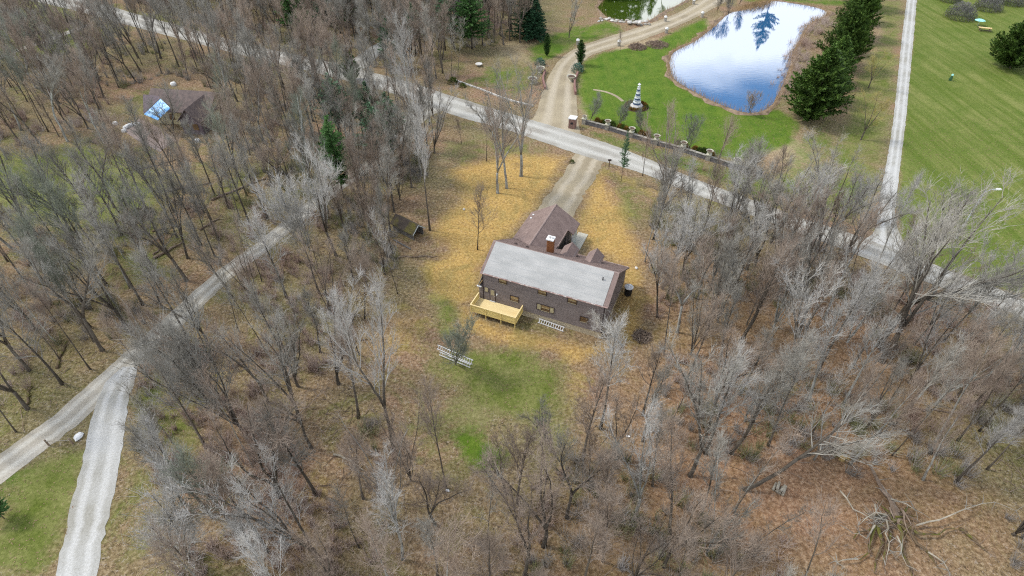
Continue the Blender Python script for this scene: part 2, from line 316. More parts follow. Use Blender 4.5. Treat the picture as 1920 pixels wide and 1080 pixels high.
# ------------------------------------------------------------------ zones of the ground
def sdist(P, poly):
    """signed distance (+ inside) of points P (n,2) to polygon"""
    poly = np.array(poly); x, y = P[:, 0], P[:, 1]; ins = np.zeros(len(P), bool); dm = np.full(len(P), 1e9)
    for i in range(len(poly)):
        a, b = poly[i], poly[(i+1) % len(poly)]; e = b-a; t = np.clip(((x-a[0])*e[0]+(y-a[1])*e[1])/(e@e+1e-9), 0, 1)
        dm = np.minimum(dm, np.hypot(x-a[0]-t*e[0], y-a[1]-t*e[1]))
        c = ((a[1] > y) != (b[1] > y)); xi = (b[0]-a[0])*(y-a[1])/(b[1]-a[1]+1e-12)+a[0]; ins ^= c & (x < xi)
    return np.where(ins, dm, -dm)
ZON = {  # attribute : list of (polygon px, softness m, amount)
 'lawn': [([(1092, 118), (1130, 98), (1215, 84), (1262, 60), (1322, 34), (1335, 62), (1285, 90), (1255, 128), (1262, 150), (1330, 192), (1400, 214), (1462, 205), (1500, 232), (1490, 270), (1395, 300), (1340, 292), (1240, 264), (1100, 222), (1084, 175)], 1.5, 1),
          ([(1035, 62), (1140, 38), (1175, 58), (1080, 86), (1040, 112), (1000, 118), (985, 90)], 2, .75),
          ([(868, 152), (900, 128), (960, 120), (1012, 128), (1015, 150), (985, 178), (960, 190), (905, 165)], 2.5, .55),
          ([(1088, 234), (1180, 262), (1330, 304), (1450, 335), (1470, 390), (1330, 334), (1130, 268)], 1.5, .62),
          ([(845, 812), (885, 800), (960, 850), (968, 880), (905, 888), (862, 850)], 1.0, .85),
          ([(1480, 250), (1560, 240), (1600, 300), (1640, 340), (1630, 430), (1520, 400), (1440, 345)], 3, .55),
          ([(1380, -5), (1600, 0), (1590, 14), (1480, 6), (1395, 4)], 2, .8),
          ([(350, 660), (440, 670), (430, 720), (370, 720)], 2.5, .0),
          ([(0, 885), (45, 860), (75, 900), (30, 960), (-40, 960)], 1.2, .6)],
 'mow': [([(1722, -60), (1719, 0), (1700, 200), (1684, 363), (1690, 440), (1720, 485), (1920, 555), (2300, 690), (2600, 300), (2300, -60)], 1.0, 1.2)],
 'field': [
           ([(1640, 0), (1698, 0), (1670, 250), (1645, 400), (1600, 420), (1540, 380), (1560, 300), (1600, 150), (1650, 60)], 2, .7),
           ([(-100, 290), (60, 280), (200, 262), (280, 290), (330, 350), (330, 420), (250, 470), (120, 430), (-100, 400)], 6, .95),
           ([(380, 345), (480, 300), (510, 320), (430, 400)], 3, .7),
           ([(230, 180), (300, 160), (320, 190), (250, 230)], 4, .6),
           ([(-100, -40), (100, 0), (235, 55), (180, 90), (60, 110), (-100, 120)], 4, .8), ([(250, 15), (420, 55), (400, 75), (250, 40), (200, 0)], 2, .6),
           ([(835, 640), (960, 640), (1060, 680), (1080, 760), (1020, 815), (900, 790), (830, 730), (770, 700)], 3.0, .80),
           ([(790, 500), (850, 482), (885, 500), (850, 530), (800, 540)], 1.2, .9), ([(805, 545), (850, 540), (868, 590), (850, 640), (820, 640)], 1.5, .8),
           ([(1130, 385), (1185, 365), (1205, 400), (1190, 440), (1140, 430)], 2, .6), ([(1140, 320), (1220, 330), (1230, 370), (1170, 380), (1130, 340)], 2, .6),
           ([(820, 270), (900, 245), (1030, 280), (1030, 300), (900, 300), (850, 330)], 3, .5),
           ([(60, 860), (160, 836), (158, 900), (120, 990), (90, 1080), (-40, 1080), (0, 960)], 1.5, .95),
           ([(250, 690), (300, 690), (360, 760), (400, 860), (330, 900), (240, 800)], 2.5, .75), ([(220, 820), (330, 880), (400, 1080), (200, 1080)], 2.5, .5),
           ([(180, 455), (340, 440), (330, 520), (210, 560)], 4, .7), ([(380, 640), (450, 660), (420, 740), (360, 700)], 3, .5), ([(-100, 480), (330, 440), (560, 380), (500, 300), (300, 260), (-200, 250)], 12, .42), ([(240, 720), (560, 760), (600, 1080), (150, 1080)], 10, .35), ([(760, 600), (1130, 670), (1120, 860), (900, 920), (740, 860)], 6, .5), ([(60, 420), (200, 420), (200, 500), (80, 520)], 5, .5),
           ([(1230, 340), (1330, 380), (1360, 440), (1250, 420)], 3, .45)],
 'straw': [([(838, 320), (900, 300), (960, 290), (1075, 290), (1050, 325), (1012, 385), (960, 440), (905, 500), (893, 560), (862, 575), (800, 540), (790, 500), (842, 470), (800, 440), (840, 400), (880, 360)], 2.0, 1),
           ([(862, 560), (893, 590), (980, 625), (1090, 645), (1135, 640), (1165, 560), (1200, 580), (1210, 630), (1130, 665), (1080, 690), (1030, 655), (930, 645), (870, 620)], 1.4, 1),
           ([(1108, 330), (1135, 322), (1150, 360), (1200, 460), (1212, 560), (1190, 600), (1215, 640), (1150, 650), (1160, 500), (1095, 460), (1080, 430)], 2.0, 1),
           ([(680, 590), (790, 560), (815, 600), (800, 660), (720, 690), (680, 660)], 3.5, .52), ([(1060, 690), (1130, 660), (1110, 730), (1060, 790), (1050, 740)], 1.5, .5),
           ([(560, 880), (660, 860), (640, 930), (570, 950)], 3, .42), ([(1150, 310), (1250, 360), (1240, 380), (1150, 340)], 1.5, .5)],
 'warm': [([(1220, 430), (1500, 470), (1760, 620), (1800, 760), (1900, 1000), (1700, 1200), (1000, 1200), (1000, 960), (1100, 820), (1150, 690), (1215, 600)], 8, .85), ([(560, 880), (700, 820), (760, 960), (640, 1060), (500, 980)], 5, .5), ([(1000, 330), (820, 330), (780, 420), (900, 470)], 4, .5), ([(0, 540), (200, 560), (330, 600), (180, 720), (0, 800)], 8, .35)],
 'dry': [([(1400, 240), (1500, 250), (1560, 300), (1500, 340), (1430, 300)], 4, .8), ([(1240, 115), (1262, 60), (1340, 28), (1380, 2), (1320, 70), (1262, 130), (1258, 150)], 2, .6),
         ([(880, 60), (1000, 80), (1010, 130), (930, 110)], 4, .55), ([(1084, 180), (1120, 180), (1130, 220), (1100, 235), (1084, 225)], 2, .7),
         ([(780, 690), (1080, 690), (1060, 830), (880, 850), (740, 790)], 6, .45), ([(1140, 85), (1240, 68), (1240, 110), (1170, 108)], 2, .8),
         ([(815, 330), (890, 290), (830, 250), (790, 330)], 4, .5), ([(1640, 0), (1698, 0), (1680, 160), (1600, 150)], 3, .5), ([(1720, 0), (1800, 150), (1820, 350), (1780, 420), (1720, 300)], 7, .30),
         ([(1150, 150), (1135, 168), (1150, 172), (1166, 150)], .7, .9)],
}
def axis(segs):
    out = [segs[0][0]]
    for a, b, s in segs: out += list(np.linspace(a, b, max(1, int(round((b-a)/s)))+1)[1:])
    return np.array(out)
gx = axis([(-900, -180, 60), (-180, -75, 1.6), (-75, 85, .75), (85, 180, 1.6), (180, 900, 60)]); gy = axis([(-300, -8, 20), (-8, 125, .75), (125, 215, 1.5), (215, 1500, 60)])
X, Y = np.meshgrid(gx, gy); PT = np.c_[X.ravel(), Y.ravel()]
me = bpy.data.meshes.new('ground'); nx, ny = len(gx), len(gy)
print('ground', nx, ny)
me.vertices.add(nx*ny); me.vertices.foreach_set('co', np.c_[PT, np.zeros(len(PT))].ravel())
I = (np.arange(ny-1)[:, None]*nx+np.arange(nx-1)[None]).ravel(); Q = np.c_[I, I+1, I+nx+1, I+nx]
me.loops.add(Q.size); me.loops.foreach_set('vertex_index', Q.ravel()); me.polygons.add(len(Q)); me.polygons.foreach_set('loop_start', np.arange(0, Q.size, 4)); me.update()
for zn, lst in ZON.items():
    W = np.zeros(len(PT))
    for poly, soft, amt in lst:
        d = sdist(PT, G(poly)); W = np.maximum(W, amt*np.clip((d+soft)/(2*soft), 0, 1))
    at = me.attributes.new(zn, 'FLOAT', 'POINT'); at.data.foreach_set('value', W.astype(np.float32))
gm = bpy.data.materials.new('ground'); gm.use_nodes = True; t = gm.node_tree; b = t.nodes['Principled BSDF']; b.inputs['Roughness'].default_value = .97; b.inputs['Specular IOR Level'].default_value = .1
tc = N(t, 'ShaderNodeTexCoord')
def gn(scale, det, rough=.6, lac=2.0, dist=0):
    n = N(t, 'ShaderNodeTexNoise'); n.inputs['Scale'].default_value = scale; n.inputs['Detail'].default_value = det; n.inputs['Roughness'].default_value = rough; n.inputs['Distortion'].default_value = dist
    t.links.new(tc.outputs['Object'], n.inputs['Vector']); return n.outputs[0]
def ramp(src, stops):
    r = N(t, 'ShaderNodeValToRGB'); e = r.color_ramp.elements
    while len(e) < len(stops): e.new(.5)
    for k, (p, c) in enumerate(stops): e[k].position = p; e[k].color = (*c, 1)
    t.links.new(src, r.inputs[0]); return r.outputs[0]
def mixc(f, a, b_, mode='MIX'):
    m = N(t, 'ShaderNodeMix', data_type='RGBA', blend_type=mode)
    if isinstance(f, float): m.inputs[0].default_value = f
    else: t.links.new(f, m.inputs[0])
    t.links.new(a, m.inputs[6]); t.links.new(b_, m.inputs[7]); return m.outputs[2]
big, mid, fine, vfine = gn(.045, 4), gn(.35, 6, .65, dist=.4), gn(2.6, 6, .75), gn(9, 3, .8)
blot = gn(.16, 7, .72, dist=.8); mid2 = gn(.8, 7, .78, dist=.6); spk = gn(3.2, 2, .5, dist=1.5); spk2 = gn(2.1, 3, .6, dist=2.0)
litter = mixc(ramp(mid, [(.30, (0, 0, 0)), (.70, (1, 1, 1))]), ramp(fine, [(.32, (.10, .055, .034)), (.5, (.28, .168, .108)), (.68, (.50, .36, .26))]), ramp(fine, [(.32, (.085, .052, .028)), (.5, (.245, .162, .090)), (.69, (.44, .33, .205))]))
litter = mixc(ramp(big, [(.38, (0, 0, 0)), (.60, (.85, .85, .85))]), litter, ramp(fine, [(.31, (.062, .056, .022)), (.5, (.19, .165, .075)), (.70, (.38, .33, .19))]))
litter = mixc(ramp(blot, [(.50, (0, 0, 0)), (.68, (.7, .7, .7))]), litter, ramp(fine, [(.31, (.05, .062, .012)), (.5, (.135, .155, .032)), (.70, (.27, .275, .10))]))
litter = mixc(ramp(spk, [(.60, (0, 0, 0)), (.68, (.8, .8, .8))]), litter, ramp(big, [(.3, (.42, .34, .26)), (.7, (.34, .30, .24))]))
litter = mixc(ramp(spk2, [(.60, (0, 0, 0)), (.67, (.85, .85, .85))]), litter, ramp(big, [(.3, (.045, .032, .02)), (.7, (.05, .04, .028))]))
def zone(base, attr, col, lo=.30, hi=.80, amp=1.25, src=None):
    a = N(t, 'ShaderNodeAttribute', attribute_name=attr)
    s = N(t, 'ShaderNodeMath', operation='MULTIPLY_ADD'); s.inputs[1].default_value = amp; s.inputs[2].default_value = -amp/2; t.links.new(src or blot, s.inputs[0])
    f = N(t, 'ShaderNodeMath', operation='MULTIPLY_ADD'); f.inputs[1].default_value = .75; t.links.new(mid2, f.inputs[0]); 
    s3 = N(t, 'ShaderNodeMath', operation='ADD'); s3.inputs[1].default_value = -.375; t.links.new(s.outputs[0], s3.inputs[0]); t.links.new(s3.outputs[0], f.inputs[2])
    s2 = N(t, 'ShaderNodeMath', operation='ADD'); t.links.new(a.outputs['Fac'], s2.inputs[0]); t.links.new(f.outputs[0], s2.inputs[1])
    r = N(t, 'ShaderNodeMapRange'); r.inputs[1].default_value = lo; r.inputs[2].default_value = hi; t.links.new(s2.outputs[0], r.inputs[0])
    return mixc(r.outputs[0], base, col)
c = zone(litter, 'warm', ramp(fine, [(.31, (.105, .050, .025)), (.5, (.32, .175, .098)), (.69, (.55, .37, .24))]), .3, 1.3)
c = zone(c, 'dry', ramp(fine, [(.3, (.24, .17, .10)), (.5, (.38, .30, .18)), (.72, (.52, .44, .30))]))
fld = mixc(ramp(mid, [(.35, (0, 0, 0)), (.65, (1, 1, 1))]), ramp(fine, [(.3, (.060, .092, .010)), (.7, (.16, .19, .04))]), ramp(fine, [(.3, (.12, .135, .03)), (.7, (.29, .285, .11))]))
c = zone(c, 'field', fld)
strw = mixc(ramp(mid, [(.3, (0, 0, 0)), (.7, (1, 1, 1))]), ramp(fine, [(.28, (.20, .115, .038)), (.5, (.42, .265, .085)), (.72, (.62, .44, .18))]), ramp(fine, [(.3, (.25, .15, .05)), (.5, (.53, .345, .11)), (.7, (.70, .52, .24))]))
strw = mixc(ramp(blot, [(.47, (0, 0, 0)), (.64, (.55, .55, .55))]), strw, ramp(fine, [(.3, (.11, .10, .03)), (.7, (.30, .26, .11))]))
c = zone(c, 'straw', strw, .28, .95, 1.6)
def streak(ang, sx, sy):
    m_ = N(t, 'ShaderNodeMapping'); m_.inputs['Rotation'].default_value = (0, 0, ang); m_.inputs['Scale'].default_value = (sx, sy, 1); t.links.new(tc.outputs['Object'], m_.inputs[0])
    n = N(t, 'ShaderNodeTexNoise'); n.inputs['Scale'].default_value = 1; n.inputs['Detail'].default_value = 4; n.inputs['Roughness'].default_value = .7; t.links.new(m_.outputs[0], n.inputs['Vector']); return n.outputs[0]
mow = mixc(ramp(streak(.42, .55, .03), [(.38, (0, 0, 0)), (.62, (1, 1, 1))]), ramp(fine, [(.3, (.070, .105, .014)), (.7, (.14, .185, .032))]), ramp(fine, [(.3, (.13, .150, .035)), (.7, (.25, .265, .085))]))
mow = mixc(ramp(blot, [(.42, (0, 0, 0)), (.65, (.8, .8, .8))]), mow, ramp(fine, [(.3, (.060, .105, .012)), (.7, (.13, .18, .03))]))
c = zone(c, 'mow', mow)
lw = mixc(ramp(mid, [(.35, (0, 0, 0)), (.68, (1, 1, 1))]), ramp(fine, [(.3, (.040, .095, .007)), (.7, (.095, .175, .020))]), ramp(fine, [(.3, (.075, .135, .010)), (.7, (.17, .235, .035))]))
lw = mixc(ramp(streak(-.4, .5, .04), [(.45, (0, 0, 0)), (.7, (.55, .55, .55))]), lw, ramp(fine, [(.3, (.09, .12, .018)), (.7, (.20, .24, .05))]))
c = zone(c, 'lawn', lw)
c = mixc(.55, c, ramp(vfine, [(.3, (.55, .55, .55)), (.5, (.95, .95, .95)), (.7, (1, 1, 1))]), 'MULTIPLY')
t.links.new(c, b.inputs['Base Color'])
bp = N(t, 'ShaderNodeBump'); bp.inputs['Strength'].default_value = .9; bp.inputs['Distance'].default_value = .12
t.links.new(fine, bp.inputs['Height']); t.links.new(bp.outputs[0], b.inputs['Normal'])
me.materials.append(gm)
go = bpy.data.objects.new('ground', me); COL.objects.link(go); go['kind'] = 'structure'

# ------------------------------------------------------------------ ponds
def sheet(name, poly, z, m):
    q = catmull(poly+[poly[0]], 1.5)[:-1]; b_ = MB(); b_.v = [(p[0], p[1], z) for p in q]; b_.f = [tuple(range(len(q)))]
    o = b_.build(name, m); 
    if o.data.polygons[0].normal.z < 0: o.data.flip_normals()
    return o, q
POND = G([(1253, 118), (1262, 148), (1310, 178), (1365, 203), (1405, 213), (1440, 205), (1462, 178), (1482, 128), (1488, 100), (1500, 78), (1520, 45), (1553, 26), (1530, 14), (1480, 5), (1445, 2), (1420, 12), (1388, 20), (1365, 26), (1335, 52), (1300, 78), (1262, 98)])
pw, pq = sheet('pond_water', POND, .03, M['water']); tag(pw, kind='structure')
POND2 = G([(1118, 14), (1140, 34), (1185, 42), (1215, 40), (1245, 22), (1275, 8), (1310, -15), (1340, -45), (1250, -60), (1180, -30), (1140, -8)])
pw2, pq2 = sheet('small_pond_water', POND2, .03, M['water_green']); tag(pw2, kind='structure')
def bank(name, q, m, w0=.3, w1=1.2, h=.25):
    b_ = MB(); n = len(q); c = q.mean(0)
    for i in range(n):
        d = q[(i+1) % n]-q[i-1]; d /= np.linalg.norm(d); o_ = np.array([d[1], -d[0]]); 
        if (q[i]-c)@o_ < 0: o_ = -o_
        k = .35+2.2*abs(mn.noise((i*.31, 3, 1)))+.5*abs(mn.noise((i*1.3, 8, 1)))
        for off, z in ((-w0, .01), (0, .08), (w1*.4*k, h*k), (w1*k, .0)): b_.v.append((q[i][0]+o_[0]*off, q[i][1]+o_[1]*off, z+.03*random.random()))
    for i in range(n):
        for k in range(3): a = i*4+k; e = ((i+1) % n)*4+k; b_.f.append((a, a+1, e+1, e))
    return tag(b_.build(name, m), kind='structure')
M['bank'] = mat('pond_bank', (.30, .22, .15), (.17, .12, .08), .8, bump=.5)
bank('pond_bank', pq, M['bank']); bank('small_pond_bank', pq2, M['bank'])
def reeds(name, pts, m, hmin, hmax, seed):
    r = random.Random(seed); b_ = MB()
    for (x, y) in pts:
        h = r.uniform(hmin, hmax); a = r.uniform(0, 6.28); l = h*r.uniform(.1, .5); p = Vector((x, y, 0))
        b_.cone(p, p+Vector((math.cos(a)*l, math.sin(a)*l, h)), r.uniform(.02, .045))
    return tag(b_.build(name, m), kind='stuff')
rp = []
rr = random.Random(3)
for i, p in enumerate(pq):
    px, py, _ = project(*p); dens = 26 if (px < 1340 or py > 150 or px > 1470) else 8
    if py < 20 and px < 1440: dens = 150
    for k in range(dens): s_ = 1.0 if dens < 100 else 2.6; rp.append((p[0]+rr.gauss(0, .55*s_), p[1]+rr.gauss(0, .55*s_)))
reeds('pond_reeds', rp, M['reed'], .4, 1.6, 1)['label'] = 'tan dry reeds fringing the large pond'
rp = [(p[0]+rr.gauss(0, .5), p[1]+rr.gauss(0, .5)) for p in pq2 for _ in range(10)]
reeds('small_pond_reeds', rp, M['reed'], .3, 1.1, 2)['label'] = 'dry grass fringing the small green pond'

# ------------------------------------------------------------------ the brown house
TH = math.radians(-23)
HO = g(1127.8, 635.5)
def hl(u, v): return (HO[0]+u*math.cos(TH)-v*math.sin(TH), HO[1]+u*math.sin(TH)+v*math.cos(TH))
H = thing('house', 'brown two storey house with silver rear roof, dormers and garage in the straw yard', 'house', (HO[0], HO[1], 0), TH)
# walls
ZE, ZR, VR, VF, ZF = 5.30, 7.42, 4.0, 10.3, 3.35
prof = [(0, .95), (VF, .95), (VF, ZF), (VR, ZR-.12), (0, ZE)]
MB().extr(prof, -15.7, -.08, 0).build('wall', M['siding'], H)
MB().box(-16.2, -.12, .06, VF-.06, -.3, .95).build('foundation', M['concrete'], H)
b = MB()
for k in range(24):   # lap siding courses on the rear wall and right gable
    z = .97+k*.18
    if z+.17 < ZE: b.quad((-15.7, -.028, z), (-.05, -.028, z), (-.05, -.004, z+.17), (-15.7, -.004, z+.17)); b.quad((-15.7, -.002, z), (-.05, -.002, z), (-.05, -.028, z), (-15.7, -.028, z))
for k in range(35):
    z = .97+k*.18
    v1 = VF if z < ZF else VF-(z+.17-ZF)*(VF-VR)/(ZR-ZF); v0 = 0 if z < ZE-.17 else (z+.17-ZE)*VR/(ZR-ZE)
    if v1-v0 > .3 and z < ZR-.3: b.quad((-.052, v0, z), (-.052, v1, z), (-.076, v1, z+.17), (-.076, v0, z+.17))
b.build('siding_boards', M['siding'], H, kind='stuff')
MB().box(-16.28, -15.7, .02, 6.0, .95, 3.02).build('side_bay', M['siding'], H)
MB().slab((-16.42, -.1, 3.04), (-15.72, -.1, 4.9), (-15.72, 6, 4.9), (-16.42, 6, 3.04), .07).build('side_bay_roof', M['galv'], H)
MB().box(-16.5, -15.9, -.2, -.02, 2.98, 3.1).build('gutter', M['white'], H)
for u in (-15.68, -.14): MB().box(u-.06, u+.06, -.045, -.012, .95, ZE-.1).build('corner_board', M['trim_dark'], H)
# main roof
sb = (ZR-5.40)/(VR+.10)
def zb(v): return 5.40+(v+.10)*sb
sf = (ZR-3.1)/(10.85-VR)
def zf(v): return ZR-(v-VR)*sf
MB().slab((-15.95, -.10, zb(-.10)), (.22, -.10, zb(-.10)), (.22, VR, ZR), (-15.95, VR, ZR), .14).build('rear_roof_slope', M['roof'], H)
MB().slab((-15.95, VR, ZR), (.22, VR, ZR), (.22, 10.85, 3.1), (-15.95, 10.85, 3.1), .14).build('front_roof_slope', M['roof'], H)
MB().slab((-15.62, -.12, zb(-.12)+.045), (-.36, -.12, zb(-.12)+.045), (-.36, VR-.06, zb(VR-.06)+.045), (-15.62, VR-.06, zb(VR-.06)+.045), .04).build('silver_roofing', M['membrane'], H)
b = MB()
for k in range(1, 5):
    v = -.12+k*.82; z = zb(v)+.047; b.slab((-15.62, v-.02, z-.01), (-.36, v-.02, z-.01), (-.36, v+.02, z+.01), (-15.62, v+.02, z+.01), .012)
b.build('roofing_seam', M['seam'], H)
MB().slab((-15.97, VR-.16, zb(VR-.16)+.03), (.24, VR-.16, zb(VR-.16)+.03), (.24, VR+.02, ZR+.035), (-15.97, VR+.02, ZR+.035), .03).slab((-15.97, VR+.02, ZR+.035), (.24, VR+.02, ZR+.035), (.24, VR+.18, zf(VR+.18)+.03), (-15.97, VR+.18, zf(VR+.18)+.03), .03).build('ridge_cap', M['ridge'], H)
MB().box(-15.98, .22, -.20, -.105, 5.27, 5.38).build('gutter', M['gutter'], H)
for v0, v1, z0, z1 in ((-.12, VR, zb(-.12), ZR), (VR, 10.86, ZR, 3.1)):
    for u in (-15.98, .225): MB().slab((u, v0, z0+.01), (u+.03, v0, z0+.01), (u+.03, v1, z1+.01), (u, v1, z1+.01), .22).build('rake_board', M['ridge'], H)
b = MB()   # shingle courses: thin raised butts on the brown front slope
for k in range(1, 34):
    v = VR+k*.2; b.quad((-15.95, v, zf(v)+.012), (.22, v, zf(v)+.012), (.22, v+.19, zf(v+.19)+.002), (-15.95, v+.19, zf(v+.19)+.002)); b.quad((-15.95, v+.192, zf(v+.192)-.01), (.22, v+.192, zf(v+.192)-.01), (.22, v+.19, zf(v+.19)+.014), (-15.95, v+.19, zf(v+.19)+.014))
b.build('shingle_courses', M['roof'], H, kind='stuff')
# rear windows
def window(u0, u1, z0, z1, side=0.0, pane='pane_tan'):
    f = MB(); t_ = .09
    f.box(u0, u1, -.075, -.03, z1-t_, z1).box(u0, u1, -.075, -.03, z0, z0+t_).box(u0, u0+t_, -.075, -.03, z0+t_, z1-t_).box(u1-t_, u1, -.075, -.03, z0+t_, z1-t_)
    o = f.build('window', M['trim_dark'], H)
    a, c_ = u0+t_, u1-t_
    if side:
        MB().box(a, a+side, -.058, -.032, z0+t_, z1-t_).build('shutter', M['cream'], o); MB().box(c_-side, c_, -.058, -.032, z0+t_, z1-t_).build('shutter', M['cream'], o)
        MB().box(a+side, a+side+.06, -.07, -.032, z0+t_, z1-t_).build('mullion', M['trim_dark'], o); MB().box(c_-side-.06, c_-side, -.07, -.032, z0+t_, z1-t_).build('mullion', M['trim_dark'], o)
        a += side+.06; c_ -= side+.06
    zm = (z0+z1)/2
    MB().box(a, c_, -.045, -.031, zm+.02, z1-t_).build('pane', M[pane], o); MB().box(a, c_, -.045, -.031, z0+t_, zm-.02).build('pane', M['glass_dark' if pane == 'pane_tan' else pane], o)
    MB().box(a, c_, -.06, -.031, zm-.02, zm+.02).build('meeting_rail', M['cream' if pane == 'pane_tan' else 'trim_dark'], o)
    MB().box(a, c_, -.095, -.076, z0+.01, z0+.06).build('sill', M['cream'], o)
    return o
window(-13.55, -12.40, 4.50, 5.22); window(-8.42, -7.25, 4.45, 5.22); window(-4.66, -3.44, 4.42, 5.2)
window(-12.02, -10.82, 2.08, 3.0); window(-8.50, -6.16, 1.90, 2.92, side=.48); window(-2.95, -1.85, 1.95, 2.85, pane='glass_dark')
MB().box(-15.50, -14.98, -.07, -.03, 2.38, 3.16).build('window', M['trim_dark'], H); MB().box(-15.45, -15.03, -.085, -.071, 2.43, 3.11).build('pane', M['cream'], H)
d = MB().box(-14.8, -14.0, -.06, -.03, 1.08, 3.1).build('door', M['trim_dark'], H)
MB().box(-14.7, -14.08, -.09, -.061, 1.14, 3.02).build('door_leaf', M['door'], d)
for a, c_ in ((-14.62, -14.48), (-14.44, -14.31), (-14.27, -14.14)): MB().box(a, c_, -.11, -.091, 2.15, 2.95).build('pane', M['cream'], d)
MB().lathe([(.03, 0), (.04, .03), (.0, .05)], 8).build('handle', M['metal'], d, (-14.14, -.12, 2.0))
MB().box(-13.86, -13.70, -.16, -.03, 2.35, 2.55).box(-13.83, -13.73, -.20, -.16, 2.28, 2.48).build('porch_light', M['white'], H)
MB().box(-14.8, -14.0, -.18, -.03, 1.07, 1.12).build('threshold', M['white'], H)
# garage wing
VG = 18.3; UR, ZG, ZGE = -12.65, 5.02, 2.62
MB().extr([(-16.1, -.2), (-9.95, -.2), (-9.95, 2.72), (UR, ZG-.2), (-16.1, 2.55)], 10.3, 17.9, 1).build('garage_wall', M['siding'], H)
slp = (ZG-ZGE)/(UR+16.45)
MB().slab((-16.45, VG, ZGE), (-16.45, 7.2, ZGE), (UR, 7.2, ZG), (UR, VG, ZG), .13).build('garage_roof_left', M['roof'], H)
def zr(u): return ZG-(u-UR)*((ZG-2.72)/(-8.95-UR))
MB().slab((UR, VG, ZG), (UR, 7.2, ZG), (-9.85, 7.2, zr(-9.85)), (-9.85, VG, zr(-9.85)), .13).build('garage_roof_right', M['roof'], H)
MB().slab((-9.85, VG, zr(-9.85)), (-9.85, 15.35, zr(-9.85)), (-8.9, 15.35, zr(-8.9)), (-8.9, VG, zr(-8.9)), .13).build('porch_roof', M['roof'], H)
MB().slab((UR-.12, VG+.01, ZG-.03), (UR-.12, 7.4, ZG-.03), (UR, 7.4, ZG+.035), (UR, VG+.01, ZG+.035), .02).slab((UR, VG+.01, ZG+.035), (UR, 7.4, ZG+.035), (UR+.12, 7.4, ZG-.03), (UR+.12, VG+.01, ZG-.03), .02).build('ridge_cap', M['ridge'], H)
MB().slab((-9.85, 15.34, zr(-9.85)+.02), (-9.85, 11.2, zr(-9.85)+.02), (-9.76, 11.2, zr(-9.85)+.02), (-9.76, 15.34, zr(-9.85)+.02), .2).build('fascia', M['ridge'], H)
MB().box(-9.945, -9.90, 11.6, 15.2, 0.05, 2.4).build('entry_shade_panel', M['black'], H)  # black panel over the garage wall, stands in for shade in the entry recess
MB().box(-9.2, -9.06, 15.5, 15.64, 0.02, zr(-9.1)-.14).build('porch_post', M['white'], H)
MB().box(-9.1, -9.0, 15.7, 17.4, .1, 2.3).build('porch_screen', M['galv'], H)
MB().box(-16.12, -9.9, 17.9, 17.96, .05, .12).box(-15.6, -13.0, 17.905, 17.94, .12, 2.3).box(-12.7, -10.2, 17.905, 17.94, .12, 2.3).build('garage_door', M['cream'], H)
for v0 in (16.0, 16.9): MB().box(-15.75, -15.5, v0, v0+.22, 3.0, 3.28).build('roof_vent', M['white'], H)
# chimney with brick courses
ch = MB().box(-9.62, -8.88, 6.05, 6.75, 5.2, 7.98).build('chimney', M['mortar'], H)
bm_ = MB().box(-.09, .09, -.02, .02, -.05, .05).mesh('brick', M['brick'])
for r in range(21):
    z = 5.45+r*.12
    for fx in range(4):
        o_ = (.09 if r % 2 else 0)
        for vv in (6.04, 6.76):
            u = -9.53+fx*.19+o_*.5
            if zf(6.1) < z+.1: inst('brick', bm_, ch, (u, vv, z))
        for uu in (-9.63, -8.87):
            v = 6.14+fx*.17+o_*.4
            if v < 6.72: inst('brick', bm_, ch, (uu, v, z), PI/2)
MB().box(-9.74, -8.76, 5.93, 6.87, 7.98, 8.12).build('chimney_cap', M['white'], ch)
MB().lathe([(.16, 8.12), (.13, 8.42), (.05, 8.42)], 10, (-9.42, 6.4)).lathe([(.16, 8.12), (.13, 8.38), (.05, 8.38)], 10, (-9.06, 6.4)).build('flue', M['white'], ch)
# dormers
for du in (-7.25, -3.92):
    d = MB().extr([(-.88, 3.6), (.88, 3.6), (.88, 5.3), (0, 6.0), (-.88, 5.3)], 5.9, 9.05, 1).build('dormer', M['siding'], H, (du, 0, 0))
    MB().slab((-1.05, 9.3, 5.14), (-1.05, 5.7, 5.14), (0, 5.7, 6.08), (0, 9.3, 6.08), .07).build('dormer_roof', M['roof'], d)
    MB().slab((0, 9.3, 6.08), (0, 5.7, 6.08), (1.05, 5.7, 5.14), (1.05, 9.3, 5.14), .07).build('dormer_roof', M['roof'], d)
    MB().box(-.5, .5, 9.06, 9.1, 4.3, 5.2).build('pane', M['glass_dark'], d)
MB().lathe([(.07, 0), (.07, .45), (.02, .45)], 8).build('vent_pipe', M['black'], H, (-1.35, 2.7, zb(2.7)))
for u, v in ((-13.6, 5.6), (-12.0, 5.5)): MB().lathe([(.22, 0), (.20, .1), (.02, .14)], 8).build('roof_vent', M['trim_dark'], H, (u, v, zf(v)+.01))
MB().box(-15.9, .1, 10.86, 10.95, 2.92, 3.06).build('gutter', M['gutter'], H)
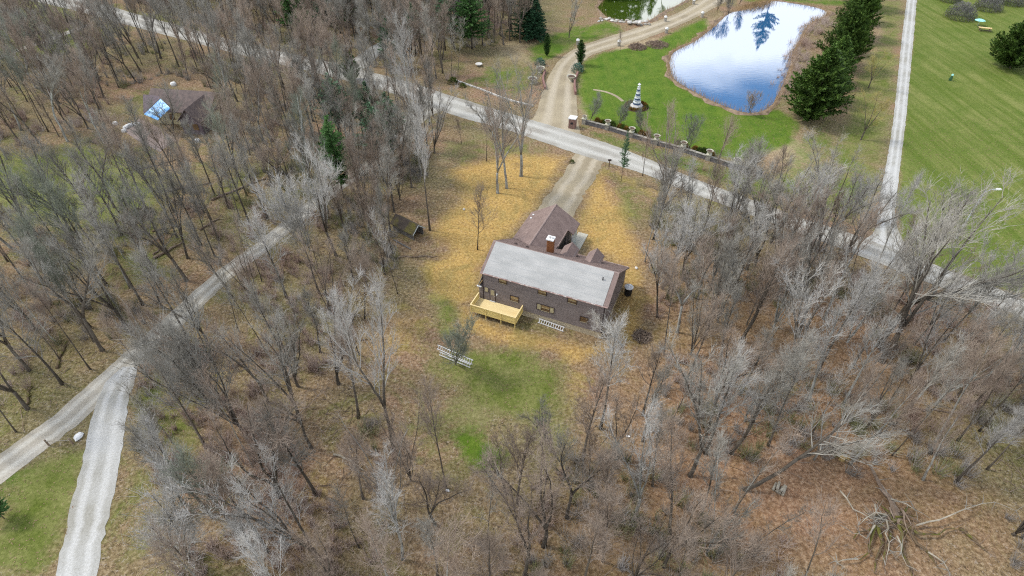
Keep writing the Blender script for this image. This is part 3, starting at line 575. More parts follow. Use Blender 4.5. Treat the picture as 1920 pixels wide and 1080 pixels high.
# deck (joined to the house)
D = bpy.data.objects.new('deck', None); COL.objects.link(D); D.parent = H; D['label'] = 'new yellow lumber deck with boarded railing'
b = MB()
for k in range(17):
    v = -2.36+k*.136; b.box(-16.3, -10.3, v, v+.128, 1.0, 1.04)
b.build('deck_boards', M['deck_top'], D, kind='stuff')
b = MB().box(-16.34, -10.26, -2.46, -2.40, .72, .99).box(-16.36, -16.30, -2.40, -.05, .72, .99).box(-10.30, -10.24, -2.40, -.05, .72, .99); b.build('rim_joist', M['deck'], D)
for u in (-16.28, -14.25, -12.2, -10.32): MB().box(u-.05, u+.05, -2.52, -2.47, -.2, 1.86).build('post', M['deck'], D)
for z in (1.08, 1.33, 1.58): MB().box(-16.3, -10.3, -2.465, -2.43, z, z+.215).build('rail_board', M['deck'], D)
for u in (-16.34, -10.30):
    for z in (1.08, 1.33, 1.58): MB().box(u, u+.04, -2.42, -.1, z, z+.215).build('rail_board', M['deck'], D)
MB().box(-16.38, -10.2, -2.54, -2.40, 1.87, 1.91).build('top_rail', M['deck_top'], D); MB().box(-16.39, -16.25, -2.40, -.08, 1.87, 1.91).build('top_rail', M['deck_top'], D); MB().box(-10.35, -10.21, -2.40, -.08, 1.87, 1.91).build('top_rail', M['deck_top'], D)
# walkway, bin, ladder by the wall
def hbox(name, label, cat, parts, z=0):
    r = thing(name, label, cat, (*hl(*parts[0]), z), TH); return r
b = MB().box(-9.4, -7.9, 10.95, 19.7, .0, .10)
o = b.build('entry_walkway', M['walk'], None, (HO[0], HO[1], 0)); o.rotation_euler = (0, 0, TH); tag(o, kind='structure')
r = thing('planter_box', 'long low dark brown box on the pale entry walkway beside the garage', 'planter', (*hl(-8.75, 14.5), .10), TH)
MB().box(-.25, .25, -1.2, 1.2, 0, .5).build('box', M['trim_dark'], r); MB().box(-.2, .2, -1.15, 1.15, .5, .53).build('soil', M['soil'], r)
r = thing('rubbish_bin', 'dark round bin with a pale lid standing at the right gable wall', 'bin', (*g(1177, 552), 0))
MB().lathe([(.45, 0), (.55, 1.25), (.5, 1.25)], 14).build('barrel', M['black'], r); MB().lathe([(.60, 1.26), (.58, 1.36), (.3, 1.44), (.02, 1.46)], 14).build('lid', M['white'], r)
def ladder(name, label, p, q, wv, n, zr_, grp):
    r = thing(name, label, 'ladder', (p[0], p[1], 0), 0, grp); P, Q_, W_ = Vector((0, 0, zr_)), Vector((q[0]-p[0], q[1]-p[1], zr_)), Vector(wv)
    for a in (Vector((0, 0, 0)), W_): MB().tube([P+a, Q_+a], [.06, .06], 4).build('rail', M['metal'], r)
    for k in range(n):
        t_ = (k+.5)/n; c_ = P.lerp(Q_, t_); MB().tube([c_, c_+W_], [.045, .045], 4).build('rung', M['metal'], r)
    return r
ladder('ladder', 'pale aluminium ladder leaning low along the rear foundation right of the deck', (g(1011, 600)[0]-.2, g(1011, 600)[1]-.5), (g(1059, 617)[0]-.2, g(1059, 617)[1]-.5), (.16, .36, .30), 11, .1, 'aluminium ladders behind the house')
A1 = [g(820, 660), g(886, 689)]
ladder('ladder', 'aluminium ladder hung on edge against the small yard tree, the upper of the pair', *A1, (.10, .22, .42), 16, .55, 'aluminium ladders behind the house')
A2 = [g(824, 668), g(882, 692)]
ladder('ladder', 'aluminium ladder hung below another against the small yard tree, the lower of the pair', *A2, (.05, .10, .38), 14, .25, 'aluminium ladders behind the house')

# ------------------------------------------------------------------ bare trees: prototypes
def bez(p, d, L_, n, curve, r):
    """wandering polyline from p along d; curve pulls upward"""
    pts = [p.copy()]; d = d.copy()
    for k in range(n):
        d += Vector((r.gauss(0, .09), r.gauss(0, .09), curve/n+r.gauss(0, .05))); d.normalize(); p = p+d*(L_/n); pts.append(p.copy())
    return pts
def at_(pts, t):
    x = t*(len(pts)-1); i = min(int(x), len(pts)-2); return pts[i].lerp(pts[i+1], x-i), (pts[i+1]-pts[i]).normalized()
def out_dir(d, ang, r, up=0.0):
    a = d.orthogonal().normalized(); q = Matrix.Rotation(r.uniform(0, 2*PI), 3, d); v = (d*math.cos(ang)+(q @ a)*math.sin(ang)); v.z += up; return v.normalized()
def bare(seed, h=15, r0=.20, lead=1, fork=.35, start=.4, nl=22, ll=.24, ang=(.45, .95), up=.45, nb=8, nt_=5, ns=3, tw=.0125, wander=.03):
    r = random.Random(seed); T = MB(); C = MB()
    base = Vector((0, 0, -.15)); leaders = []
    fh = h*fork if lead > 1 else h
    tp = [base]; d = Vector((r.gauss(0, .02), r.gauss(0, .02), 1)).normalized()
    nseg = 8; 
    for k in range(nseg):
        d = (d+Vector((r.gauss(0, wander), r.gauss(0, wander), .02))).normalized(); tp.append(tp[-1]+d*fh/nseg)
    if lead == 1:
        T.tube(tp, [r0*1.5]+[r0*(1-.88*k/nseg)**.9 for k in range(1, nseg+1)], 7); leaders.append((tp, r0, 0.0))
    else:
        T.tube(tp, [r0*1.5]+[r0*(1-.25*k/nseg) for k in range(1, nseg+1)], 7)
        for q in range(lead):
            dd = out_dir(d, r.uniform(.15, .38), r); lp = bez(tp[-1], dd, (h-fh)*r.uniform(.85, 1.05), 8, .25, r); rr_ = r0*.72/math.sqrt(lead/2)
            T.tube(lp, [rr_*(1-.9*k/8)+.01 for k in range(9)], 6); leaders.append((lp, rr_, fork))
    def twigs(pts, n, L0, lo=.1):
        for _ in range(n):
            t_ = r.uniform(lo, 1); p, dd = at_(pts, t_); v = out_dir(dd, r.uniform(.35, 1.0), r, .25); L_ = L0*r.uniform(.5, 1.2)
            m_ = p+v*L_*.5; v2 = (v+Vector((r.gauss(0, .2), r.gauss(0, .2), .18))).normalized(); e = m_+v2*L_*.5
            C.cone(p, e, tw)
            for _2 in range(ns):
                p2 = p.lerp(e, r.uniform(.2, .95)); w_ = out_dir(v2, r.uniform(.4, 1.0), r, .2); C.cone(p2, p2+w_*L_*r.uniform(.3, .65), tw*.7)
    per = max(3, nl//lead)
    for lp, lr, f0 in leaders:
        s0 = start if lead == 1 else .12
        for k in range(per):
            t_ = s0+(1-s0)*((k+r.random())/per)**.85; p, dd = at_(lp, min(t_, .995)); rel = (t_-s0)/(1-s0)
            L_ = h*ll*(1.05-.72*rel)*r.uniform(.6, 1.2)/(1 if lead == 1 else 1.15)
            v = out_dir(dd, r.uniform(*ang)*(1-.25*rel), r, .05); pts = bez(p, v, L_, 5, up, r)
            rr_ = max(.022, min(lr*(1-.8*t_)*.62, L_*.021)); C.tube(pts, [rr_*(1-.8*i/5) for i in range(6)], 4, False)
            for _ in range(int(nb*(L_/(h*ll))+1.5)):
                t2 = r.uniform(.2, .95); p2, d2 = at_(pts, t2); v2 = out_dir(d2, r.uniform(.4, .85), r, .15); b2 = bez(p2, v2, L_*r.uniform(.32, .68)*(1.2-t2*.5), 4, up*.6, r)
                C.tube(b2, [max(tw*1.3, rr_*.45), max(tw*1.1, rr_*.35), tw*1.1, tw, tw*.6], 3, False); twigs(b2, nt_, .95)
            twigs(pts, nt_, 1.1, .3)
        twigs(lp, nt_*3, 1.1, .55)
    print('tree', seed, len(T.f), len(C.f))
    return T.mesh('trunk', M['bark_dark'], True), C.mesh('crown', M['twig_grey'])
PR = {
 'tall0': (bare(1, 15, .17, nl=26, start=.40, ll=.29), 15), 'tall1': (bare(2, 15, .19, nl=24, start=.34, ll=.35), 15), 'tall2': (bare(3, 15, .15, nl=22, start=.46, ll=.25, ang=(.35, .85)), 15),
 'fork0': (bare(4, 15, .20, lead=2, fork=.34, nl=28, ll=.29), 15), 'fork1': (bare(5, 15, .21, lead=3, fork=.25, nl=30, ll=.28), 15), 'fork2': (bare(6, 15, .23, lead=5, fork=.12, nl=35, ll=.24, ang=(.35, .85)), 15),
 'vase': (bare(11, 15, .22, lead=4, fork=.22, nl=30, ll=.33, ang=(.4, .9), wander=.05), 15), 'crook': (bare(12, 14, .20, lead=2, fork=.45, nl=26, ll=.36, ang=(.5, 1.15), up=.25, wander=.10), 14),
 'broad': (bare(7, 12, .22, lead=4, fork=.22, nl=34, ll=.38, ang=(.5, 1.1), up=.35), 12), 'young': (bare(8, 8, .07, nl=22, start=.28, ll=.33, nb=5, nt_=4, ns=3, tw=.010), 8),
 'pole': (bare(9, 13, .10, nl=16, start=.5, ll=.2, nb=5, nt_=5, ns=3), 13), 'tall3': (bare(13, 16, .18, nl=26, start=.45, ll=.27, wander=.05, tw=.011), 16), 'tall4': (bare(14, 15, .16, nl=24, start=.3, ll=.24, ang=(.3, .75), wander=.06), 15), 'twin': (bare(15, 16, .17, lead=2, fork=.08, nl=28, ll=.25, ang=(.35, .85)), 16),
 'stems': (bare(16, 13, .15, lead=6, fork=.04, nl=36, ll=.22, ang=(.3, .8), nb=6, nt_=5), 13), 'slim': (bare(17, 13, .07, nl=14, start=.45, ll=.17, nb=4, nt_=4, ns=3, tw=.010, wander=.05), 13),
 'clump': (bare(10, 7, .08, lead=6, fork=.05, nl=36, ll=.36, nb=5, nt_=5, ns=3), 7),
}
# ------------------------------------------------------------------ evergreens
def conifer(seed, h, R, shape, nb, m, blade=.32, up=-.1, trunk=.16, per=.16, k=3, bare_to=.05):
    r = random.Random(seed); T = MB(); C = MB(); T.tube([Vector((0, 0, -.1)), Vector((0, 0, h*.5)), Vector((0, 0, h*.97))], [trunk, trunk*.6, .02], 7)
    for i in range(nb):
        f = bare_to+(1-bare_to)*((i+r.random())/nb); z = h*f; a = r.uniform(0, 2*PI); L_ = R*shape(f)*r.uniform(.72, 1.12)
        d = Vector((math.cos(a), math.sin(a), up+r.gauss(0, .08))).normalized(); p0 = Vector((0, 0, z)); n = max(2, int(L_/per))
        C.cone(p0, p0+d*L_, .03)
        for j in range(n):
            t_ = (j+.6)/n; c_ = p0+d*L_*t_; c_.z += .12*L_*t_*t_
            for _ in range(k):
                q = Vector((r.gauss(0, 1), r.gauss(0, 1), r.gauss(.25, .6))).normalized(); e = (d+q*.9).normalized()*blade*r.uniform(.6, 1.3); s_ = e.cross(Vector((r.random(), r.random(), 1))).normalized()*blade*.28
                C.quad(c_-s_, c_+e*.6+s_*.5, c_+e, ) ; C.quad(c_+s_, c_+e, c_+e*.5-s_)
    print('conifer', seed, len(C.f))
    return T.mesh('trunk', M['bark_dark'], True), C.mesh('crown', m)
cone_ = lambda f: (1-f)**.85*1.0+.03
pine_ = lambda f: (math.sin(min(1, (f+.05)*1.02)*PI)**.6)*(1.05-.5*f)
yew_ = lambda f: min(1, (f+.18)*3.2)*(1-f**1.35)**.85+.02
arb_ = lambda f: min(1, .5+f*2)*(1-f**3)**.9+.02
EV = {
 'spruce': (conifer(21, 11, 3.3, cone_, 260, M['spruce'], .45, per=.2, k=3), 11), 'pine': (conifer(22, 13, 4.0, pine_, 170, M['pine'], .48, .12, bare_to=.22), 13),
 'pine2': (conifer(23, 14, 3.8, pine_, 110, M['pine_grey'], .45, .15, bare_to=.3), 14), 'yew': (conifer(24, 11, 5.2, yew_, 380, M['yew'], .60, .35, per=.25, bare_to=.0), 11),
 'yew2': (conifer(25, 10, 4.9, yew_, 340, M['yew'], .60, .45, per=.25, bare_to=.0), 10), 'arb': (conifer(26, 5, .95, arb_, 240, M['arb'], .22, .8, .06, .1, 3, 0), 5),
}
# tree placement --------------------------------------------------------------
trees = []   # (x,y,height,kind,rot,lean(ax,ay),twigmat,barkmat,label,group,name)
def add(px, py, h, kind, tm='twig_grey', bm='bark_dark', label=None, group=None, lean=(0, 0), wide=1.0):
    x, y = g(px, py); trees.append([x, y, h, kind, random.uniform(0, 6.28), lean, tm, bm, label, group, wide])
K = add
# trees one can single out in the photograph
K(895, 468, 10.3, 'young', 'twig_warm', label='small slender bare tree alone on the golden straw left of the house', wide=.9)
K(854, 684, 8.0, 'clump', 'twig_green', label='short bushy yard tree with aluminium ladders leaning on its trunk')
K(741, 851, 22, 'fork0', 'twig_pale', label='very tall pale grey tree standing between the lane and the back yard', wide=.62)
K(837, 916, 15, 'tall2', 'twig_warm', label='slim straight tree at the left edge of the emerald grass patch', wide=.6)
K(806, 432, 19, 'tall0', 'twig_pale', label='tall thin tree rising right behind the little mossy shed', wide=.6)
K(933, 362, 18, 'vase', 'twig_warm', 'bark_grey', label='leftmost of three big bare trees between driveway and road', wide=.9)
K(950, 353, 18.5, 'fork1', 'twig_grey', 'bark_grey', label='middle one of three big bare trees between driveway and road', wide=.85)
K(977, 330, 19, 'vase', 'twig_grey', 'bark_grey', label='rightmost of three big bare trees between driveway and road, arching over it', wide=1.0)
K(866, 270, 4.6, 'young', 'twig_warm', label='little twiggy tree on the dry grass beside the gravel road')
K(912, 302, 9, 'pole', label='thin bare pole tree left of the three big driveway trees')
K(815, 287, 12.5, 'fork2', 'twig_pale', label='many stemmed pale tree where the lane meets the gravel road')
K(790, 330, 24, 'tall2', 'twig_pale', 'bark_grey', label='tallest straight pale trunk standing over the road bend', wide=.7)
K(830, 137, 13, 'tall1', 'twig_warm', label='dark trunked tree on brown litter above the road bend')
K(1067, 70, 10, 'fork2', 'twig_grey', label='solitary vase shaped tree on the far lawn by the small pond')
K(1164, 343, 9.5, 'pole', 'twig_green', label=None) ; trees[-1][8] = 'small thin tree with green needles beside the driveway mouth'; trees[-1][3] = 'pine2'; trees[-1][10] = .42
K(1205, 330, 7.5, 'young', 'twig_warm', label='small round crowned bare tree right of the driveway mouth post')
K(1242, 389, 17, 'vase', 'twig_warm', 'bark_grey', label='many limbed tree between road and yard, its crown over the stone wall', wide=.75)
K(1209, 491, 11, 'tall2', 'twig_grey', 'bark_grey', label='slender tree at the right edge of the straw, beyond the bin', wide=.75)
K(1648, 649, 21, 'fork0', 'twig_grey', label='left of two great dark trees leaning over the road, broad crown on the field', wide=1.25)
K(1653, 678, 22, 'broad', 'twig_grey', label='right of two great dark trees leaning over the road by the mown field', wide=.9)
K(1398, 918, 14, 'crook', 'twig_grey', 'bark_dark', label='arching tree bent far to the right above the log pile', lean=(.05, .62))
K(1460, 726, 16, 'fork1', 'twig_pale', label='dark tree with whitish top above the bare brown slope, right of centre')
K(192, 657, 16, 'fork0', 'twig_grey', label='thick dark double trunk just left of the woodland lane')
K(352, 484, 13, 'fork1', 'twig_grey', label='dark forked trunk near the lane in the left woods')
K(229, 440, 14, 'tall1', 'twig_grey', label='stout mottled trunk at the lower edge of the green clearing')
K(377, 460, 14, 'tall2', 'twig_grey', 'bark_dark'); K(410, 451, 12, 'tall0'); K(447, 331, 14, 'tall1', 'twig_warm', label='tall trunk rising at the small green patch near the far woods')
K(630, 479, 19, 'fork1', 'twig_pale', label='big pale crowned tree whose trunk hides the lane bend', wide=.8)
K(525, 932, 17, 'fork2', 'twig_warm', label='dense pinkish crowned tree low in the photo, left of centre')
K(345, 945, 12, 'tall0', label='thin leaning tree whose bare top crosses the white side drive')
K(592, 927, 13, 'tall1'); K(502, 1035, 14, 'tall0', 'twig_warm'); K(595, 1045, 16, 'fork2', 'twig_pale'); K(635, 720, 14, 'fork2', 'twig_pale', label='dark cluster of stems midway between lane and back yard')
K(948, 926, 9, 'fork1', 'twig_pale'); K(970, 945, 11, 'tall1', 'twig_warm'); K(984, 1078, 13, 'fork1', 'twig_grey'); K(1032, 846, 9, 'fork2', 'twig_grey', 'bark_dark', label='fork limbed young tree at the right edge of the green back yard')
K(1105, 921, 8, 'young', 'twig_warm'); K(681, 935, 9, 'tall1'); K(820, 1078, 10, 'tall2'); K(672, 880, 6, 'pole')
K(1166, 648, 6.2, 'broad', 'twig_white', 'bark_grey', lean=(-.05, -.62), label='pale gnarled tree with crown against the right rear corner of the house', wide=.95)
K(1405, 214, 5.2, 'clump', 'twig_warm', label='small twiggy tree at the near shore of the large pond')
K(1163, 96, 4.5, 'young', 'twig_warm', label='spindly little tree by the brush pile on the pond driveway')
K(1614, 262, 8.5, 'broad', 'twig_yellow', label='lower yellowish tree between the dark evergreens and the straight track')
K(1628, 165, 7.5, 'broad', 'twig_yellow', label='upper yellowish tree between the dark evergreens and the straight track')
for q in [(1107, 226, 5.5), (1160, 238, 5.5), (1204, 252, 5), (1290, 285, 6.5)]: K(*q, 'clump', 'twig_green', group='small trees planted along the stone wall', label={1107: 'first small bare tree behind the wall end by the brick pillar', 1160: 'small bare tree behind the second length of stone wall', 1204: 'smallest bare tree behind the stone wall near the ornament', 1290: 'rounded tan tree behind the wall between two urns'}[q[0]])
for q in [(1307, 560), (1323, 627), (1390, 642), (1446, 456), (1467, 574), (1446, 528), (1495, 632), (1400, 505), (1414, 498), (1555, 459), (1322, 850), (1294, 892), (1371, 850), (1388, 640), (1460, 551), (1530, 470), (1580, 500), (1510, 520), (1340, 500), (1370, 440), (1280, 520), (1250, 560)]: K(*q, random.uniform(13, 17), random.choice(['fork0', 'fork1', 'tall1', 'fork2', 'tall0']), random.choice(['twig_grey', 'twig_warm', 'twig_pale']))
for q in [(1793, 745), (1822, 762), (1836, 808), (1853, 834), (1819, 637), (1850, 880), (1675, 803)]: K(*q, random.uniform(10, 14), random.choice(['pole', 'tall2']), 'twig_grey')
for q in [(215, 389), (243, 365), (327, 398), (382, 398), (429, 391), (403, 366), (193, 444), (183, 472), (200, 535), (148, 558), (169, 507), (134, 437), (177, 640), (117, 720), (55, 695), (350, 632), (415, 777), (457, 1020), (345, 300), (300, 330)]: K(*q, random.uniform(12, 15), random.choice(['tall0', 'tall1', 'tall2', 'fork0']), random.choice(['twig_grey', 'twig_green', 'twig_grey']))
for q, lb in [((1240, 0), 'bare tree on the pond side of the small green pond, leftmost there'), ((1345, 20), 'left bare tree at the head of the large pond by the driveway'), ((1385, 10), 'right bare tree at the head of the large pond by the reeds'), ((1365, 30), 'nearest bare tree at the head of the large pond')]: K(*q, 6.5, 'clump', 'twig_grey', label=lb, group='small trees between the two ponds')
K(1447, -8, 16, 'pine2', label='tall pine beyond the far end of the pond, mirrored in the water')
# woodland filled in between
YARD = [np.array(G(p)) for p in ([(830, 95), (1000, 80), (1000, 135), (880, 155), (830, 135)], [(800, 330), (900, 235), (1050, 280), (1110, 290), (1150, 310), (1215, 420), (1215, 600), (1160, 680), (1080, 690), (1075, 790), (1000, 850), (860, 900), (790, 800), (690, 700), (690, 600), (770, 540), (740, 460), (740, 400)],
    [(200, 270), (220, 170), (320, 140), (420, 180), (430, 250), (360, 300), (270, 300)], [(-60, 330), (100, 270), (220, 270), (260, 300), (300, 400), (150, 430), (-60, 410)],
    [(0, 900), (100, 830), (180, 830), (100, 1080), (-60, 1080)], [(200, 165), (420, 178), (445, 300), (400, 345), (270, 340), (220, 270)], [(1130, 640), (1225, 600), (1255, 700), (1190, 790), (1090, 770)], [(1500, 880), (1880, 925), (1920, 1290), (1500, 1290)], [(1425, 885), (1540, 890), (1545, 1010), (1430, 1010)], [(830, 890), (942, 890), (942, 1030), (830, 1030)], [(130, 1080), (200, 830), (250, 830), (330, 1000), (300, 1180)])]
def inpoly(x, y, P): return sdist(np.array([[x, y]]), P)[0] > 0
RG = [('LB', [(560, 385), (640, 325), (720, 245), (790, 195), (815, 200), (800, 330), (760, 420), (690, 460), (600, 440)], 2.6, (10, 15), ['tall0', 'tall4', 'twin', 'fork1', 'slim', 'stems'], ['twig_grey', 'twig_green', 'twig_warm']),
 # name, px polygon, spacing, heights, kinds, twig choices
 ('L1', [(-250, 1150), (0, 862), (200, 690), (330, 585), (450, 485), (560, 385), (640, 330), (740, 240), (790, 205), (740, 172), (600, 132), (470, 104), (250, 48), (80, 5), (-150, -30), (-500, 100), (-500, 900)], 3.25, (11, 16), ['tall0', 'tall1', 'tall2', 'tall3', 'tall4', 'twin', 'fork0', 'vase', 'fork1', 'pole', 'slim', 'crook', 'slim', 'pole'], ['twig_grey', 'twig_grey', 'twig_green', 'twig_warm']),
 ('L2', [(-300, -90), (90, -20), (470, 78), (760, 148), (860, 160), (880, 120), (990, 100), (975, 60), (960, -20), (1120, -25), (1100, -80), (200, -120)], 2.9, (11, 16), ['tall0', 'tall1', 'tall3', 'tall4', 'fork0', 'fork1', 'twin', 'pole', 'slim'], ['twig_grey', 'twig_warm', 'twig_green']),
 ('M', [(575, 405), (640, 352), (740, 275), (790, 235), (815, 300), (795, 440), (760, 560), (690, 700), (760, 870), (900, 950), (1000, 960), (1000, 1480), (300, 1480), (150, 1200), (225, 760), (330, 620), (450, 520)], 3.8, (10, 15), ['tall0', 'tall4', 'tall3', 'fork1', 'fork2', 'young', 'stems', 'clump', 'vase', 'crook', 'slim', 'slim', 'pole', 'twin'], ['twig_grey', 'twig_warm', 'twig_pale', 'twig_warm']),
 ('R', [(1215, 370), (1300, 395), (1500, 450), (1700, 522), (1920, 604), (2150, 700), (2250, 1100), (1700, 1480), (1000, 1480), (1000, 960), (1090, 820), (1150, 700), (1230, 600)], 3.2, (10, 15), ['tall0', 'tall1', 'tall2', 'tall3', 'tall4', 'fork0', 'fork1', 'fork2', 'young', 'pole', 'vase', 'twin', 'slim', 'slim', 'stems'], ['twig_grey', 'twig_warm', 'twig_pale', 'twig_warm']),
 ('W', [(1280, 305), (1450, 345), (1640, 410), (1640, 440), (1480, 395), (1300, 330)], 5.0, (6, 10), ['clump', 'fork2', 'tall1', 'young'], ['twig_pale', 'twig_grey']),
 ('FR', [(1760, -60), (1740, -10), (1800, 10), (1920, 8), (2100, 10), (2100, -60)], 7, (5, 8), ['clump'], ['twig_grey'])]
rr = random.Random(11)
occupied = [(q[0], q[1]) for q in trees]
hx = np.array([hl(-16, -3), hl(.5, -3), hl(.5, 11), hl(-8, 20), hl(-17, 20)])
for nm, poly, sp, hh, kinds, tms in RG:
    W = np.array(G(poly)); lo, hi = W.min(0), W.max(0); n = int((hi[0]-lo[0])*(hi[1]-lo[1])/sp**2*5)
    for _ in range(n):
        x, y = rr.uniform(lo[0], hi[0]), rr.uniform(lo[1], hi[1])
        if y < 5 or abs(x) > y*1.15+75 or not inpoly(x, y, W): continue
        s2 = (sp*(1 if y > 60 else .9))**2
        if any((x-a)**2+(y-b_)**2 < s2 for a, b_ in occupied): continue
        if road_gap(x, y) < (.35 if nm in ('LB', 'L2') else 1.0) or any(inpoly(x, y, Yd) for Yd in YARD) or inpoly(x, y, hx): continue
        if nm == 'M' and road_gap(x, y) < 7 and x < -20 and rr.random() < .8: continue
        if nm == 'R' and road_gap(x, y) < 10 and rr.random() < .72: continue
        h = rr.uniform(*hh)
        if y < 16: h = min(h, 12)
        occupied.append((x, y)); trees.append([x, y, h, rr.choice(kinds), rr.uniform(0, 6.28), (rr.gauss(0, .05), rr.gauss(0, .05)), rr.choice(tms), rr.choice(['bark_dark', 'bark_dark', 'bark_grey']), None, None, rr.uniform(.75, 1.1)])
def seen_size(t_):
    a = project(t_[0], t_[1], 0); b_ = project(t_[0], t_[1], t_[2])
    if b_[2] < 2: return 0
    vis = any(-60 < project(t_[0], t_[1], z)[0] < 1980 and -60 < project(t_[0], t_[1], z)[1] < 1140 for z in (0, t_[2]*.5, t_[2]*.75, t_[2]))
    return math.hypot(a[0]-b_[0], a[1]-b_[1]) if vis else 0
trees = [t_ for t_ in trees if seen_size(t_) > 0]
trees.sort(key=lambda t_: -(seen_size(t_)+(9999 if t_[8] else 0)))
print('TREES', len(trees))
LM = [('mossy shed', 765, 435), ('far left house', 315, 225), ('green clearing', 180, 350), ('mossy brush heap', 262, 405), ('lane fork', 235, 700), ('pole barrier', 110, 835), ('lane bend', 600, 375), ('ladder tree', 854, 684),
      ('emerald grass patch', 905, 850), ('log pile', 1466, 930), ('fallen mossy tree', 1672, 970), ('great leaning trees', 1650, 660), ('straight track mouth', 1655, 450), ('house driveway mouth', 1110, 295), ('stone wall end', 1428, 330),
      ('round bin', 1177, 552), ('road bend', 760, 160), ('middle of side drive', 185, 900), ('dark spruce pair', 995, 72), ('cut stumps', 1578, 861), ('very tall pale tree', 741, 851), ('dense pinkish tree', 525, 932), ('thick double trunk', 192, 657),
      ('right hand road', 1400, 385), ('road end upper left', 260, 40), ('peeled pale log', 650, 865), ('middle of the lane', 425, 512), ('dark stem cluster', 635, 720), ('bright pine', 20, 985), ('grey thickets', 1850, 18),
      ('pale topped tree', 1460, 726), ('foot of the photo centre', 960, 1078), ('lower right corner', 1900, 1070), ('upper left corner', 20, 20), ('left photo edge middle', 10, 520), ('far green patch', 440, 320), ('woods drive', 720, 85)]
ORD = ['nearest', 'second nearest', 'third nearest', 'fourth nearest', 'fifth nearest', 'sixth nearest', 'seventh nearest', 'eighth nearest', 'ninth nearest', 'tenth nearest', 'eleventh nearest', 'twelfth nearest', 'thirteenth nearest', 'fourteenth nearest', 'fifteenth nearest', 'sixteenth nearest']
WORDS = {}
buck = {}
for i_, t_ in enumerate(trees):
    x, y, _ = project(t_[0], t_[1], 0); nm_, lx, ly = min(LM, key=lambda l_: math.hypot(l_[1]-x, l_[2]-y)); a_ = math.degrees(math.atan2(ly-y, x-lx)) % 360
    dr = ['right of', 'above and right of', 'above', 'above and left of', 'left of', 'below and left of', 'below', 'below and right of'][int((a_+22.5)//45) % 8]
    buck.setdefault((nm_, dr), []).append((math.hypot(lx-x, ly-y), i_))
for (nm_, dr), l_ in buck.items():
    for k_, (_, i_) in enumerate(sorted(l_)): WORDS[id(trees[i_])] = (f"{ORD[min(k_, 15)]} trunk {dr} the {nm_}", f"by the {nm_}")
def place_words(t_): return WORDS[id(t_)]
TW = {'twig_white': 'white', 'twig_grey': 'grey', 'twig_warm': 'brownish', 'twig_pale': 'whitish', 'twig_green': 'olive grey', 'twig_yellow': 'yellowish'}
KD = {'tall0': 'straight', 'tall1': 'straight', 'tall2': 'slim straight', 'fork0': 'forked', 'fork1': 'three stemmed', 'fork2': 'many stemmed', 'vase': 'vase shaped', 'crook': 'crooked', 'broad': 'spreading', 'young': 'young slender', 'tall3': 'straight', 'tall4': 'bristling', 'twin': 'twin trunked', 'stems': 'clustered', 'slim': 'very thin', 'pole': 'pole thin', 'clump': 'low bushy', 'pine2': 'needled'}
protos = {**PR, **EV}
def place_tree(t_, name='bare_tree'):
    x, y, h, kind, rz, lean, tm, bm, label, group, wide = t_
    (tme, cme), h0 = protos[kind]; s_ = h/h0
    if label is None:
        wd, gp = place_words(t_); label = f"{TW[tm]} {KD[kind]} tree, {wd}"; label = label if len(label.split()) <= 16 else f"{TW[tm]} tree, {wd}"; group = f"bare trees {gp}"
    o = thing(name, label, 'tree', (x, y, 0), 0, group); o.rotation_euler = (lean[0], lean[1], rz if abs(lean[1]) < .3 else 0)
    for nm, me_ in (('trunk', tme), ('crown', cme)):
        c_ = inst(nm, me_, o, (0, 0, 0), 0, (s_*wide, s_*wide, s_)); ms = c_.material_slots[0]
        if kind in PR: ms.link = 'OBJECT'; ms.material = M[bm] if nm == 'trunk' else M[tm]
    return o
NIND = 292
for t_ in trees[:NIND]: place_tree(t_, 'pine_tree' if t_[3] == 'pine2' else 'bare_tree')
# the rest of the wood, farthest and smallest: one instancer
rest = trees[NIND:]
lib = bpy.data.collections.new('tree_library'); keys = sorted(PR)
for i, kk in enumerate(keys):
    (tme, cme), h0 = PR[kk]; a = tme.copy(); o = bpy.data.objects.new(f'{i:02d}', None)
    vt = np.empty(len(tme.vertices)*3); tme.vertices.foreach_get('co', vt); vc = np.empty(len(cme.vertices)*3); cme.vertices.foreach_get('co', vc)
    fs = [tuple(p.vertices) for p in tme.polygons]; nf = len(fs); nv = len(tme.vertices); fs += [tuple(v+nv for v in p.vertices) for p in cme.polygons]
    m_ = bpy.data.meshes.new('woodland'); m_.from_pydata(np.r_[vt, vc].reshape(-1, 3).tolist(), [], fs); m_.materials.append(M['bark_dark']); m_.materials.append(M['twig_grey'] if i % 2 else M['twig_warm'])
    mi = np.ones(len(fs), np.int32); mi[:nf] = 0; m_.polygons.foreach_set('material_index', mi); m_.update()
    o = bpy.data.objects.new(f'{i:02d}', m_); lib.objects.link(o)
pm = bpy.data.meshes.new('far_wood'); pm.from_pydata([(t_[0], t_[1], 0) for t_ in rest], [], [])
a1 = pm.attributes.new('idx', 'INT', 'POINT'); a1.data.foreach_set('value', [keys.index(t_[3]) if t_[3] in keys else 0 for t_ in rest])
a2 = pm.attributes.new('scl', 'FLOAT', 'POINT'); a2.data.foreach_set('value', [t_[2]/protos[t_[3]][1] for t_ in rest])
a3 = pm.attributes.new('rz', 'FLOAT_VECTOR', 'POINT'); a3.data.foreach_set('vector', [c_ for t_ in rest for c_ in (t_[5][0], t_[5][1], t_[4])])
fo = bpy.data.objects.new('far_wood', pm); COL.objects.link(fo); tag(fo, 'mass of small distant bare trees filling the woodland', None, None, 'stuff')
ng = bpy.data.node_groups.new('scatter', 'GeometryNodeTree'); ng.interface.new_socket('Geometry', in_out='INPUT', socket_type='NodeSocketGeometry'); ng.interface.new_socket('Geometry', in_out='OUTPUT', socket_type='NodeSocketGeometry')
